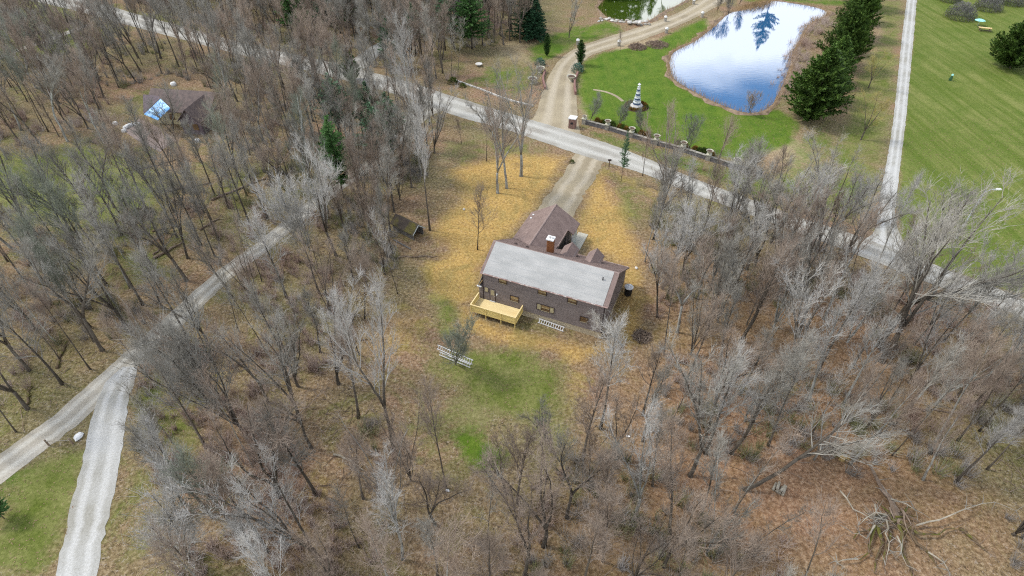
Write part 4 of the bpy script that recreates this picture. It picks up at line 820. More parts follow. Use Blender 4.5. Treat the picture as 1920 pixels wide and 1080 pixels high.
gi, go_ = ng.nodes.new('NodeGroupInput'), ng.nodes.new('NodeGroupOutput'); ip = ng.nodes.new('GeometryNodeInstanceOnPoints'); ci = ng.nodes.new('GeometryNodeCollectionInfo')
ci.inputs['Collection'].default_value = lib; ci.inputs['Separate Children'].default_value = True; ci.inputs['Reset Children'].default_value = True; ip.inputs['Pick Instance'].default_value = True
def na(nm, ty):
    n = ng.nodes.new('GeometryNodeInputNamedAttribute'); n.data_type = ty; n.inputs[0].default_value = nm; return n.outputs[0]
er = ng.nodes.new('FunctionNodeEulerToRotation')
l = ng.links.new; l(gi.outputs[0], ip.inputs['Points']); l(ci.outputs[0], ip.inputs['Instance']); l(na('idx', 'INT'), ip.inputs['Instance Index']); l(na('rz', 'FLOAT_VECTOR'), er.inputs[0]); l(er.outputs[0], ip.inputs['Rotation']); l(na('scl', 'FLOAT'), ip.inputs['Scale']); l(ip.outputs[0], go_.inputs[0])
fo.modifiers.new('scatter', 'NODES').node_group = ng

# evergreens placed
def ever(px, py, h, kind, name, label, group=None, wide=1.0):
    x, y = g(px, py); (tme, cme), h0 = EV[kind]; s_ = h/h0; o = thing(name, label, 'tree', (x, y, 0), random.uniform(0, 6.28), group)
    for nm, me_ in (('trunk', tme), ('crown', cme)): inst(nm, me_, o, (0, 0, 0), 0, (s_*wide, s_*wide, s_))
    return o
GE = 'row of dark evergreens along the pond'
EL = ['nearest and largest dark evergreen of the row beside the pond', 'second evergreen from the near end of the pond row', 'third evergreen from the near end of the pond row', 'fourth evergreen from the near end of the pond row', 'fifth evergreen from the near end of the pond row', 'sixth evergreen from the near end of the pond row', 'evergreen of the pond row just below the top edge', 'evergreen of the pond row cut by the top edge', 'last evergreen of the pond row, mostly above the photo edge']
for (px, py, h, k_, wd), lb in zip(((1517, 224, 13.5, 'yew', 1.05), (1543, 190, 10, 'yew2', .95), (1556, 158, 10, 'yew', .9), (1570, 128, 13, 'yew2', 1.0), (1584, 100, 9.5, 'yew', .9), (1594, 72, 13, 'yew', 1.0), (1606, 42, 10.5, 'yew2', .95), (1616, 16, 13, 'yew', 1.0), (1626, -14, 11, 'yew2', 1.0)), EL):
    ever(px, py, h, k_, 'evergreen_tree', lb, GE, wd)
ever(1893, 128, 11, 'yew2', 'evergreen_tree', 'big dark spreading evergreen at the right edge of the mown field', None, 1.25)
ever(990, 70, 15, 'spruce', 'spruce_tree', 'taller dark spruce at the edge of the far lawn', None, 1.2); ever(1003, 75, 10, 'spruce', 'spruce_tree', 'shorter bluish spruce in front of the taller one', None, 1.25)
ever(885, 92, 14, 'pine', 'pine_tree', 'bright green pine standing above the road bend near the spruces', None, 1.25); ever(862, 60, 13, 'pine', 'pine_tree', 'dull green pine behind the bright green one', None, 1.15)
ever(660, 152, 6.5, 'yew2', 'evergreen_tree', 'dark bushy evergreen by the road where the woods drive turns off', None, .8)
ever(700, 262, 11, 'pine2', 'pine_tree', 'hazy green pine at the lane end below the road bend', None, 1.35); ever(735, 285, 11, 'pine2', 'pine_tree', 'sparse grey green pine right of the lane end', None, 1.35); ever(712, 318, 12, 'pine2', 'pine_tree', 'grey green pine below the lane end, nearest the straw', None, 1.25); ever(640, 270, 13, 'pine2', 'pine_tree', 'hazy green pine in the woods left of the lane end', None, 1.35); ever(645, 372, 14, 'pine', 'pine_tree', 'green pine among bare trees at the lane bend', None, .75)
for px, py, k_, lb in [(655, 60, 'pine', 'green pine at the top of the woods left of the woods drive'), (690, 40, 'pine2', 'grey green pine on the left edge of the woods drive'), (620, 40, 'spruce', 'dark spruce in the woods well left of the woods drive'), (760, 30, 'pine2', 'sparse pine left of the woods drive near the top edge'), (725, 12, 'pine', 'green pine at the top edge left of the woods drive'), (810, 52, 'pine', 'wide green pine right of the woods drive'), (640, 5, 'spruce', 'dark spruce at the top edge, farthest left of the conifers'), (900, 5, 'spruce', 'dark spruce at the top edge above the bright green pine')]: ever(px, py, 15, k_, 'pine_tree' if k_ != 'spruce' else 'spruce_tree', lb, 'conifers along the top edge', 1.15)
for px, py, h, lb in ((1128, -6, 17, 'dark spruce beyond the small pond, left of its shore'), (1152, -24, 20, 'dark spruce beyond the small pond, second from its left shore'), (1178, -42, 21, 'dark spruce beyond the small pond, mirrored in green water'), (1205, -58, 20, 'dark spruce beyond the small pond, second from the right'), (1232, -72, 18, 'dark spruce beyond the small pond, farthest one')): ever(px, py, h, 'spruce', 'spruce_tree', lb, 'spruces beyond the small pond')
for px, py, h, k_, lb in [(835, 95, 14, 'pine2', 'loose grey green pine left of the bright green pine'), (780, 105, 12, 'pine2', 'loose green pine in the woods above the road bend'), (560, 70, 13, 'pine', 'green pine in the upper woods, farthest left of the pines'), (735, 130, 11, 'pine2', 'sparse green pine by the foot of the woods drive'), (935, 20, 13, 'pine', 'green pine at the top edge left of the dark spruce pair')]: ever(px, py, h, k_, 'pine_tree', lb, 'pines in the upper woods', 1.15)
ever(1087, 122, 5.6, 'arb', 'arborvitae', 'narrow green arborvitae at the right side of the pond driveway', None, 1.35); ever(1025, 105, 5.2, 'arb', 'arborvitae', 'narrow dark arborvitae at the left side of the pond driveway', None, 1.1)
ever(8, 972, 4, 'pine', 'pine_tree', 'small bright green pine at the left edge by the lane end', None, 1.0)

# ------------------------------------------------------------------ brushwood, fallen sticks
def brush(name, label, pts, m, seed, hh=(.8, 3.0), n=34):
    r = random.Random(seed); b_ = MB()
    for x, y in pts:
        h = r.uniform(*hh); c_ = Vector((x, y, 0)); sp = r.uniform(.4, 1.1)
        for _ in range(n):
            a = r.uniform(0, 6.28); q = c_+Vector((math.cos(a), math.sin(a), 0))*r.uniform(0, sp*.6); e = q+Vector((math.cos(a)*sp*r.uniform(.2, 1.1), math.sin(a)*sp*r.uniform(.2, 1.1), h*r.uniform(.4, 1.05)))
            b_.cone(q, e, .022)
            if r.random() < .8: m_ = q.lerp(e, r.uniform(.3, .8)); b_.cone(m_, m_+Vector((r.gauss(0, .35), r.gauss(0, .35), r.uniform(.1, .6)))*h*.4, .013)
    return tag(b_.build(name, m), label, None, None, 'stuff')
bp_ = {0: [], 1: [], 2: []}; sticks = []
rr = random.Random(5)
for nm, poly, *_ in RG[1:6]:
    W = np.array(G(poly)); lo, hi = W.min(0), W.max(0); area = (hi[0]-lo[0])*(hi[1]-lo[1]); n = int(area*(.60 if nm in ('M', 'R') else .30))
    P = np.c_[np.random.uniform(lo[0], hi[0], n), np.random.uniform(lo[1], hi[1], n)]; P = P[(sdist(P, W) > 0) & (P[:, 1] > 12) & (np.abs(P[:, 0]) < P[:, 1]*1.05+35)]
    for Yd in YARD: P = P[sdist(P, Yd) < 0]
    for x, y in P:
        if mn.noise((x*.09, y*.09, 2)) > -.08 and road_gap(x, y) > .6: bp_[0 if mn.noise((x*.05, y*.05, 9)) > .05 else (2 if random.random() < .35 else 1)].append((x, y))
        elif road_gap(x, y) > .3: sticks.append((x, y))
print('brush', len(bp_[0]), len(bp_[1]), len(sticks))
brush('brushwood', 'pinkish brown brush of thin shoots under the bare trees', bp_[0], M['brush'], 1); brush('brushwood', 'greyish brush of thin shoots under the bare trees', bp_[1], M['brush_grey'], 2); brush('brushwood', 'olive green brush just coming into leaf under the trees', bp_[2], M['brush_green'], 3)
b = MB(); r = random.Random(9)
for x, y in sticks[:6000]:
    a = r.uniform(0, 6.28); L_ = r.uniform(.5, 3.0)**1; p = Vector((x, y, .05)); m_ = p+Vector((math.cos(a), math.sin(a), 0))*L_*.5+Vector((0, 0, r.uniform(0, .2))); a += r.gauss(0, .3); e = m_+Vector((math.cos(a), math.sin(a), -.02))*L_*.5
    b.tube([p, m_, e], [r.uniform(.02, .05), .025, .01], 3, False)
tag(b.build('fallen_sticks', M['dead_wood']), 'scattered fallen sticks and branches on the leaf litter', None, None, 'stuff')
b = MB()
NL_ = 60000; rg = np.random.RandomState(5); ly = 14+96*rg.rand(NL_)**.8; lx = (rg.rand(NL_)*2-1)*(ly*.95+25); LP_ = np.c_[lx, ly]; keep = np.ones(NL_, bool)
for a_, hw_ in ROADS:
    for st in range(0, NL_, 4000):
        d_ = np.hypot(LP_[st:st+4000, 0][:, None]-a_[::3, 0], LP_[st:st+4000, 1][:, None]-a_[::3, 1])-hw_[::3]; keep[st:st+4000] &= d_.min(1) > .2
for x, y in LP_[keep]:   # leaves lying on the litter and straw
    z = .03+.05*r.random(); s_ = r.uniform(.05, .12); a = r.uniform(0, 6.28); ca, sa = math.cos(a)*s_, math.sin(a)*s_
    b.quad((x-ca, y-sa, z), (x+sa*.6, y-ca*.6, z+r.uniform(0, .05)), (x+ca, y+sa, z))
tag(b.build('leaf_litter', M['litter_leaf']), 'dry brown leaves lying over the forest floor', None, None, 'stuff')

# ------------------------------------------------------------------ fallen logs
def log(p, q, rad, label, m='dead_wood', group='fallen logs in the woods'):
    P, Q_ = Vector((*g(*p), rad*.8)), Vector((*g(*q), rad*.8)); c_ = (P+Q_)/2; r = thing('fallen_log', label, 'log', (c_.x, c_.y, 0), 0, group); c_.z = 0
    k = 6; pts = [P.lerp(Q_, i/k)-c_+Vector((random.gauss(0, .12), random.gauss(0, .12), 0)) for i in range(k+1)]
    MB().tube(pts, [rad*(1-.55*i/k) for i in range(k+1)], 7).build('stem', M[m], r)
    for _ in range(3):
        b0 = pts[random.randint(2, 5)]; v = Vector((random.gauss(0, 1), random.gauss(0, 1), .5)).normalized()*random.uniform(.6, 1.6); MB().tube([b0, b0+v], [rad*.35, .02], 5).build('branch', M[m], r)
for p, q, rad, lb, m_ in [((287, 487), (345, 455), .22, 'dark fallen log nearest the lane in the left woods', 'dead_wood'), ((288, 478), (306, 462), .14, 'short fallen log beside the longer dark one', 'dead_wood'), ((285, 434), (335, 425), .14, 'thin log below the mossy mound', 'dead_wood'), ((375, 432), (410, 412), .16, 'log between two slim trunks in the left woods', 'dead_wood'),
    ((320, 358), (395, 345), .2, 'long log lying right of the green clearing', 'dead_wood'), ((350, 402), (385, 388), .15, 'log lying above the slim trunks', 'dead_wood'), ((395, 376), (500, 335), .2, 'longest log, pointing at the small green patch', 'dead_wood'), ((260, 320), (330, 300), .15, 'log below the far left house', 'dead_wood'), ((105, 690), (125, 640), .16, 'mossy log at the far left corner', 'moss_wood'), ((48, 765), (60, 725), .15, 'mossy log near the left photo edge', 'moss_wood'),
    ((745, 483), (822, 480), .10, 'thin straight pole on the ground below the mossy shed', 'dead_wood'), ((624, 850), (682, 880), .13, 'pale peeled log in the woods left of the back yard', 'pale_wood'), ((1000, 920), (1026, 892), .16, 'reddish log below the emerald grass', 'dead_wood'), ((440, 690), (475, 668), .14, 'short log beside the lane, left of the pale tree', 'dead_wood'), ((1690, 655), (1725, 675), .15, 'log on the dark ground right of the great trees', 'dead_wood'),
    ((1730, 770), (1820, 775), .12, 'log in the shaded woods on the right', 'dead_wood'), ((690, 330), (735, 312), .13, 'dead branch on the litter near the lane end', 'pale_wood'), ((800, 590), (690, 610), .0, '', '')]:
    if rad: log(p, q, rad, lb, m_)
# fallen tree with root plate, lower right
x0, y0 = g(1672, 970); r_ = thing('fallen_tree', 'large fallen mossy tree with spreading limbs and pale broken branches, lower right', 'tree', (x0, y0, 0))
def gl(px, py, z): q = g(px, py, z); return Vector((q[0]-x0, q[1]-y0, z))
s_all = []
def limb(nm, pts, r0, m): 
    P0 = [gl(*p) for p in pts]; P = []
    for i in range(len(P0)-1): P += [P0[i], P0[i].lerp(P0[i+1], .5)+Vector((random.gauss(0, .14), random.gauss(0, .14), random.gauss(0, .08)))]
    P.append(P0[-1]); sb_ = MB(); rq = random.Random(len(s_all)); s_all.append(1)
    for _ in range(7):
        i = rq.randint(1, len(P)-1); v = Vector((rq.gauss(0, 1), rq.gauss(0, 1), rq.uniform(0, .7))).normalized()*rq.uniform(.5, 1.6); sb_.tube([P[i], P[i]+v*.5+Vector((0, 0, .1)), P[i]+v], [.035, .022, .008], 4, False)
    sb_.build('side_shoots', M['dead_wood' if m == 'moss_wood' else 'twig_grey'], r_, kind='stuff')
    MB().tube(P, [max(.02, r0*(1-.8*i/(len(P)-1))) for i in range(len(P))], 6).build(nm, M[m], r_)
limb('trunk', [(1690, 985, .5), (1674, 948, .7), (1655, 920, .6), (1640, 890, .5), (1622, 862, .35)], .34, 'dead_wood')
for pts in ([(1680, 975, .6), (1650, 985, .5), (1625, 995, .4), (1600, 1010, .3)], [(1684, 985, .7), (1690, 1020, .6), (1705, 1060, .4), (1716, 1100, .3)], [(1664, 985, .6), (1662, 1020, .5), (1655, 1060, .3)], [(1640, 985, .6), (1630, 1020, .4), (1612, 1050, .3)], [(1690, 985, .6), (1720, 1020, .5), (1742, 1040, .3), (1770, 1080, .2)], [(1800, 990, .3), (1830, 1015, .3), (1852, 1035, .25)], [(1646, 990, .5), (1650, 1030, .4), (1640, 1075, .2)], [(1688, 978, .9), (1720, 1000, .7), (1760, 1002, .5), (1790, 990, .3)]): limb('limb', pts, .17, 'moss_wood')
for pts in ([(1718, 985, .5), (1760, 975, .9), (1800, 958, 1.2), (1830, 948, 1.3), (1866, 942, 1.2), (1905, 958, .9)], [(1662, 975, .8), (1660, 1000, 1.1), (1666, 1030, 1.0), (1660, 1060, .7)], [(1682, 1005, .9), (1690, 1035, .9), (1700, 1060, .6)], [(1740, 1035, .5), (1770, 1055, .7), (1785, 1085, .5)], [(1670, 935, 1.0), (1700, 945, 1.2), (1718, 960, .8)], [(1640, 985, .8), (1625, 1010, .9), (1600, 1000, .8)], [(1608, 1048, .5), (1580, 1050, .6), (1565, 1052, .4)], [(1640, 945, 1.2), (1638, 970, .8), (1642, 985, .5)], [(1575, 920, 2), (1600, 955, 1.5), (1625, 968, 1), (1640, 975, .7)], [(1660, 965, .9), (1642, 960, 1.2), (1610, 985, 1.0)]): limb('broken_branch', pts, .085, 'pale_wood')
b = MB(); r = random.Random(4)
for _ in range(110):
    a = r.uniform(0, 6.28); c_ = gl(1643+r.gauss(0, 8), 975+r.gauss(0, 6), .5); b.cone(c_, c_+Vector((math.cos(a), math.sin(a), r.uniform(.0, .5)))*r.uniform(.5, 1.7), .014)
b.build('twigs', M['twig_grey'], r_, kind='stuff')
rq = random.Random(77)
for k in range(16):   # torn root tangle
    a = rq.uniform(0, 6.28); p = Vector((rq.gauss(-.2, .5), rq.gauss(.2, .4), rq.uniform(.2, 1.1))); P = [p]; d = Vector((math.cos(a), math.sin(a), rq.uniform(-.1, .45))); L_ = rq.uniform(.35, .95)
    for q_ in range(5): d = (d+Vector((rq.gauss(0, .3), rq.gauss(0, .3), -.12))).normalized(); P.append(P[-1]+d*L_*.7); P[-1].z = max(.03, P[-1].z)
    MB().tube(P, [.11, .09, .07, .05, .03, .01], 5).build('root', M['moss_wood' if k % 3 else 'dead_wood'], r_)
# log pile and stump
r_ = thing('log_pile', 'small pile of cut logs on the forest floor under the arching tree', 'log pile', (*g(1466, 930), 0), .9)
lm = MB().tube([Vector((0, 0, 0)), Vector((.9, 0, 0))], [.14, .13], 8).mesh('log', M['pale_wood'])
for i in range(7): inst('log', lm, r_, ((i//4)*.12, (i % 4)*.3, .14+.24*(i//4)), random.gauss(0, .25))
r_ = thing('tree_stump', 'two pale fresh cut stumps of one tree standing left of the fallen tree', 'stump', (*g(1578, 861), 0)); MB().lathe([(.32, 0), (.26, .35), (.02, .36)], 10, (0, 0)).build('stump', M['yellow'], r_); MB().lathe([(.25, 0), (.2, .3), (.02, .31)], 10, (.6, .1)).build('stump', M['yellow'], r_)
# moss mound of dumped brush
def heap(name, label, px, py, rad, h, m, n, seed, cat='brush pile', blade=False):
    r = random.Random(seed); o = thing(name, label, cat, (*g(px, py), 0)); b_ = MB()
    for _ in range(n):
        a = r.uniform(0, 6.28); d_ = rad*math.sqrt(r.random()); z = h*(1-(d_/rad)**2)*r.uniform(.2, 1); c_ = Vector((math.cos(a)*d_, math.sin(a)*d_, z)); v = Vector((r.gauss(0, 1), r.gauss(0, 1), r.gauss(0, .35))).normalized()*r.uniform(.3, 1.1)
        b_.tube([c_-v*.5, c_+v*.5], [.05, .025], 3, False)
    b_.build('branches', m, o); mb = MB(); mb.lathe([(rad*.55, -.02), (rad*.45, h*.3), (rad*.25, h*.5), (.02, h*.6)], 9); mb.build('core', M['soil'], o); return o
heap('brush_pile', 'mossy heap of brush in the left woods beside fallen logs', 262, 405, 2.2, .9, M['moss_wood'], 420, 1)
heap('brush_pile', 'dark brush pile with white sticks by the bend of the pond driveway', 1195, 89, 2.3, 1.1, M['dead_wood'], 420, 2)
heap('brush_pile', 'flat brown brush pile right of the dark one, near the pond', 1232, 84, 3.0, .7, M['dead_wood'], 420, 3)
heap('brush_pile', 'dark tangle of dead branches at the right rear of the house', 1204, 632, 1.1, .6, M['dead_wood'], 260, 4)

# ------------------------------------------------------------------ mossy shed
A_, B_ = g(737, 430), g(778, 452); dv = Vector((B_[0]-A_[0], B_[1]-A_[1], 0)); Ls = dv.length; ang = math.atan2(dv.y, dv.x)
r_ = thing('shed', 'small weathered shed with a mossy gable roof and open front, left of the house', 'shed', (*A_, 0), ang)
W_ = 2.0; hw, hr = 1.35, 2.25
MB().box(0, Ls-.3, 0, .08, 0, hw).build('side_wall', M['shed_wood'], r_); MB().box(0, Ls-.3, W_-.08, W_, 0, hw).build('side_wall', M['shed_wood'], r_); MB().extr([(.08, 0), (W_-.08, 0), (W_-.08, hw), (W_/2, hr-.1), (.08, hw)], 0, .08, 0).build('back_wall', M['shed_wood'], r_)
MB().slab((-.2, -.25, hw-.2), (Ls, -.25, hw-.2), (Ls, W_/2, hr), (-.2, W_/2, hr), .08).build('roof_slope', M['moss_roof'], r_); MB().slab((-.2, W_/2, hr), (Ls, W_/2, hr), (Ls, W_+.25, hw-.2), (-.2, W_+.25, hw-.2), .08).build('roof_slope', M['moss_roof'], r_)
for y_ in (-.02, W_-.08): MB().box(Ls-.35, Ls-.22, y_, y_+.1, 0, hw).build('post', M['shed_wood'], r_)
MB().slab((Ls, -.25, hw-.19), (Ls+.05, -.25, hw-.19), (Ls+.05, W_/2, hr+.02), (Ls, W_/2, hr+.02), .15).slab((Ls, W_/2, hr+.02), (Ls+.05, W_/2, hr+.02), (Ls+.05, W_+.25, hw-.19), (Ls, W_+.25, hw-.19), .15).build('rake_board', M['galv'], r_)
r_ = thing('plank', 'grey plank lying along the low side of the mossy shed', 'plank', (*g(742, 447), 0), ang); MB().box(0, 3.6, -.55, -.35, .02, .1).build('board', M['shed_wood'], r_)
r_ = thing('rubbish_heap', 'small heap of yellow and white scraps on the ground below the shed', 'rubbish', (*g(740, 466), 0))
for i in range(9): MB().box(-.25, .25, -.08, .08, 0, .12).build('scrap', M[('yellow', 'white', 'deck', 'pale_wood')[i % 4]], r_, (random.gauss(0, .9), random.gauss(0, .4), .03)).rotation_euler = (0, .1, random.uniform(0, 3))
for px, py, lb in ((148, 820, 'white boulder between the lane and the white side drive'), (870, 393, 'pale stone on straw right of the tall shed tree'), (1193, 503, 'small pale stone right of the house on the straw')):
    r = random.Random(px); b_ = MB().lathe([(.35, -.02), (.42, .15), (.30, .32), (.05, .38)], 9); s_ = 1 if px == 148 else .5
    b_.v = [(x*s_*r.uniform(.85, 1.15), y*s_*r.uniform(.9, 1.6), z*s_) for x, y, z in b_.v]; tag(b_.build('boulder', M['white' if px == 148 else 'pale_stone'], None, (*g(px, py), 0)), lb, 'stone')
r_ = thing('pole_gate', 'low wooden pole barrier on posts at the fork of the lane and side drive', 'gate', (*g(92, 835), 0)); q = g(137, 832); a0 = g(92, 835); dx, dy = q[0]-a0[0], q[1]-a0[1]
MB().tube([Vector((0, 0, .7)), Vector((dx, dy, .6))], [.06, .05], 6).build('pole', M['pale_wood'], r_)
for t_ in (0, 1): MB().tube([Vector((dx*t_, dy*t_, -.1)), Vector((dx*t_, dy*t_, .95))], [.09, .08], 6).build('post', M['dead_wood'], r_)

# ------------------------------------------------------------------ far left house
r_ = thing('house', 'brown house hidden in the far left woods with a pale blue glazed roof panel', 'house', (*g(318, 232), 0), math.radians(-8))
MB().extr([(0, 0), (7.5, 0), (7.5, 2.9), (3.75, 5.2), (0, 2.9)], -3.5, 9.0, 0).build('wall', M['cream'], r_)
MB().slab((-4, -.5, 2.75), (9.4, -.5, 2.75), (9.4, 3.75, 5.35), (-4, 3.75, 5.35), .15).build('roof_slope', M['tan_roof'], r_); MB().slab((-4, 3.75, 5.35), (9.4, 3.75, 5.35), (9.4, 8, 2.75), (-4, 8, 2.75), .15).build('roof_slope', M['bronze'], r_)
MB().extr([(5.2, 0), (9.2, 0), (9.2, 2.8), (7.2, 4.9), (5.2, 2.8)], -3.4, 0, 1).build('gable_wing', M['bronze'], r_)
MB().slab((4.9, -3.8, 2.65), (4.9, 3, 2.65), (7.2, 3, 5.02), (7.2, -3.8, 5.02), .12).build('wing_roof', M['bronze'], r_); MB().slab((7.2, -3.8, 5.02), (7.2, 3, 5.02), (9.5, 3, 2.65), (9.5, -3.8, 2.65), .12).build('wing_roof', M['tan_roof'], r_)
for a in (5.7, 7.4): MB().box(a, a+1.1, -3.46, -3.41, .9, 2.1).build('window', M['glass_dark'], r_)
for a in (-2.5, .5, 3): MB().box(a, a+1.1, -.06, -.01, .9, 2.1).build('window', M['glass_dark'], r_)
hx_, hy_ = g(318, 232); ra = math.radians(-8)
def toh(px, py, z):
    x, y = g(px, py, z); dx, dy = x-hx_, y-hy_; return (dx*math.cos(ra)+dy*math.sin(ra), -dx*math.sin(ra)+dy*math.cos(ra), z)
MB().slab(toh(270, 214, 3.6), toh(296, 225, 3.3), toh(319, 202, 5.2), toh(301, 185, 5.5), .1).build('glazed_panel', M['tarp'], r_)
MB().slab(toh(268, 177, 5.2), toh(269, 213, 3.5), toh(300, 185, 5.45), toh(298, 180, 5.5), .1).build('lean_to_roof', M['bronze'], r_)
for k_, (px, py) in enumerate([(268, 216), (297, 228)]): q = toh(px, py, 3.3); MB().box(q[0]-.08, q[0]+.08, q[1]-.08, q[1]+.08, 0, 3.25).build('post', M['cream'], r_)
o = MB(); o.v = [(*g(*p), .012) for p in ((232, 245), (262, 222), (300, 240), (330, 262), (300, 285), (255, 262))]; o.f = [(0, 5, 4, 3, 2, 1)]; tag(o.build('patio', M['mulch']), kind='structure')
b_ = MB().lathe([(.5, 0), (.55, .3), (.4, .55), (.05, .62)], 8).mesh('boulder', M['white'])
for i, (px, py) in enumerate([(233, 247), (236, 241), (241, 238), (246, 236), (256, 234), (260, 235), (217, 233)]): tag(inst('boulder', b_, None, (*g(px, py), 0), i, .9), 'white stone in the curved edging left of the far left house' if i < 6 else 'white stone lying apart, left of the curved edging', 'stone', 'white edging stones' if i < 6 else None)
tag(inst('boulder', b_, None, (*g(371, 266), 0), 1, 1.0), 'white stone below the dark gable of the far left house', 'stone')
tag(inst('boulder', b_, None, (*g(326, 160), 0), 1, 1.2), 'white rock in the woods above the far left house', 'stone')

# ------------------------------------------------------------------ stone wall, pillars, urns
PL = [(1095, 232), (1138, 243), (1183, 257), (1229, 271), (1279, 284), (1327, 300), (1378, 316), (1428, 330)]
WP = G(PL); wl = thing('stone_wall', 'low dark stone garden wall with grey coping along the bright lawn', 'wall', (*WP[0], 0))
sm = MB().box(-.30, .30, -.2, .2, 0, .24).mesh('stone', M['wall_stone']); cm = MB().box(-.48, .48, -.26, .26, 0, .08).mesh('coping_stone', M['stone'])
for a, b_ in zip(WP[:-1], WP[1:]):
    dx, dy = b_[0]-a[0], b_[1]-a[1]; L_ = math.hypot(dx, dy); an = math.atan2(dy, dx); n = int(L_/.64)
    n2 = int(L_/1.0)
    for i in range(n2): t_ = (i+.5)/n2; inst('coping_stone', cm, wl, (a[0]-WP[0][0]+dx*t_, a[1]-WP[0][1]+dy*t_, .75), an, (L_/n2/1.0, 1, 1))
b = MB()
for a, b_ in zip(WP[:-1], WP[1:]):
    dx, dy = b_[0]-a[0], b_[1]-a[1]; L_ = math.hypot(dx, dy); ux, uy = dx/L_, dy/L_
    for row in range(3):
        s0 = (row % 2)*.3; k_ = s0
        while k_ < L_-.1:
            e = min(k_+random.uniform(.5, .75), L_); o_ = random.uniform(0, .03)
            q = [(a[0]-WP[0][0]+ux*(k_ if i in (0, 3) else e-.02)-uy*w__, a[1]-WP[0][1]+uy*(k_ if i in (0, 3) else e-.02)+ux*w__) for i, w__ in ((0, -.2-o_), (1, -.2-o_), (2, .2), (3, .2))]
            z0, z1 = row*.25, row*.25+.235; n = len(b.v); b.v += [(*p, z0) for p in q]+[(*p, z1) for p in q]; b.f += [(n+4, n+5, n+6, n+7)]+[(n+i, n+(i+1) % 4, n+4+(i+1) % 4, n+4+i) for i in range(4)]; k_ = e
b.build('wall_stones', M['wall_stone'], wl, kind='stuff')
for p in WP[:-1]:
    o = MB().box(-.38, .38, -.38, .38, 0, 1.05).build('pillar', M['stone'], wl, (p[0]-WP[0][0], p[1]-WP[0][1], 0)); MB().box(-.46, .46, -.46, .46, 1.05, 1.15).build('cap', M['urn'], o); o.rotation_euler = (0, 0, math.radians(-25))
um = MB().lathe([(.22, 0), (.14, .12), (.34, .35), (.55, .62), (.50, .62), (.36, .5), (.02, .48)], 14).mesh('bowl', M['urn']); us = MB().lathe([(.46, .50), (.42, .56), (.02, .58)], 12).mesh('soil', M['soil'])
UL = ['dark urn on the end pillar nearest the brick pillar', 'urn on the second wall pillar, counted from the pond driveway', 'urn on the third wall pillar, above the small green needled tree', 'urn on the fourth wall pillar, right of the ornament', 'urn on the fifth wall pillar, behind the many limbed tree', 'urn on the sixth wall pillar, beside the rusty shrubs', 'urn on the last visible wall pillar among pale branches']
for i, p in enumerate(WP[:-1]):
    o = thing('urn', UL[i], 'urn', (p[0], p[1], 1.15), 0, 'urns on the wall pillars'); inst('bowl', um, o, s=1.15 if i else .8); inst('soil', us, o, s=1.12 if i else .78)
b = MB(); q = [np.array(p) for p in WP]
for i, p in enumerate(q):
    d = q[min(i+1, len(q)-1)]-q[max(i-1, 0)]; d = d/np.linalg.norm(d); n_ = np.array([-d[1], d[0]]); b.v += [(*(p+n_*.2), .02), (*(p+n_*1.8), .02)]
b.f = [(2*i, 2*i+2, 2*i+3, 2*i+1) for i in range(len(q)-1)]; tag(b.build('planting_bed', M['mulch']), kind='structure')
def shrub_mesh(rad, h, m, seed, n=420):
    r = random.Random(seed); b_ = MB()
    for _ in range(n):
        u = Vector((r.gauss(0, 1), r.gauss(0, 1), abs(r.gauss(0, 1)))).normalized(); c_ = Vector((u.x*rad, u.y*rad, u.z*h))*r.uniform(.6, 1.05); e = (u+Vector((r.gauss(0, .5), r.gauss(0, .5), r.gauss(.4, .4)))).normalized()*.22; s_ = e.cross(Vector((r.random(), .3, 1))).normalized()*.06; b_.quad(c_-s_, c_+s_, c_+e)
    return b_.mesh('foliage', m)
SM = [shrub_mesh(.55, .8, M['rust_shrub'], 1), shrub_mesh(.6, .85, M['green_shrub'], 2), shrub_mesh(1.0, 1.1, M['green_shrub'], 3, 700), shrub_mesh(1.0, 1.2, M['blue_shrub'], 4, 700)]
def nearby(i): return ['between the first two pillars', 'between the second and third pillars', 'between the third and fourth pillars', 'near the fifth pillar', 'between the fifth and sixth pillars', 'at the sixth pillar'][i]
SH = [(1120, 229, 0, 0), (1129, 232, 0, 0), (1134, 233, 1, 0), (1141, 235, 0, 0), (1148, 237, 1, 0), (1162, 241, 0, 1), (1168, 243, 1, 1), (1174, 245, 0, 1), (1180, 247, 0, 1), (1187, 249, 1, 1), (1203, 252, 0, 2), (1213, 256, 0, 2), (1272, 272, 1, 3), (1284, 277, 0, 3), (1303, 281, 0, 4), (1311, 284, 1, 4), (1319, 287, 1, 4), (1327, 289, 1, 5), (1334, 292, 0, 5)]
for px, py, k_, sec in SH:
    o = thing('shrub', f"small {'rusty' if k_ == 0 else 'olive green'} shrub behind the wall {nearby(sec)}", 'shrub', (*g(px, py), 0), random.uniform(0, 6), f"{'rusty' if k_ == 0 else 'olive'} shrubs {nearby(sec)}"); inst('foliage', SM[k_], o, s=random.uniform(.85, 1.2))
for px, py, k_, s_, lb in [(849, 156, 2, 1.15, 'round green bush at the near end of the pale edging kerb'), (867, 163, 2, .8, 'smaller green bush beside the round one on the kerb'), (1082, 134, 3, 1.5, 'blue green bush at the foot of the right arborvitae'), (1012, 122, 3, 1.3, 'blue green bush left of the pond driveway'), (1072, 305, 2, .5, 'tiny green plant at the left corner of the house driveway')]:
    o = thing('bush', lb, 'bush', (*g(px, py), 0)); inst('foliage', SM[k_], o, s=s_)
cb = [shrub_mesh(2.6, 2.6, mat('thicket', (.15, .15, .14), (.24, .23, .22), 1.5), 9, 3500)]
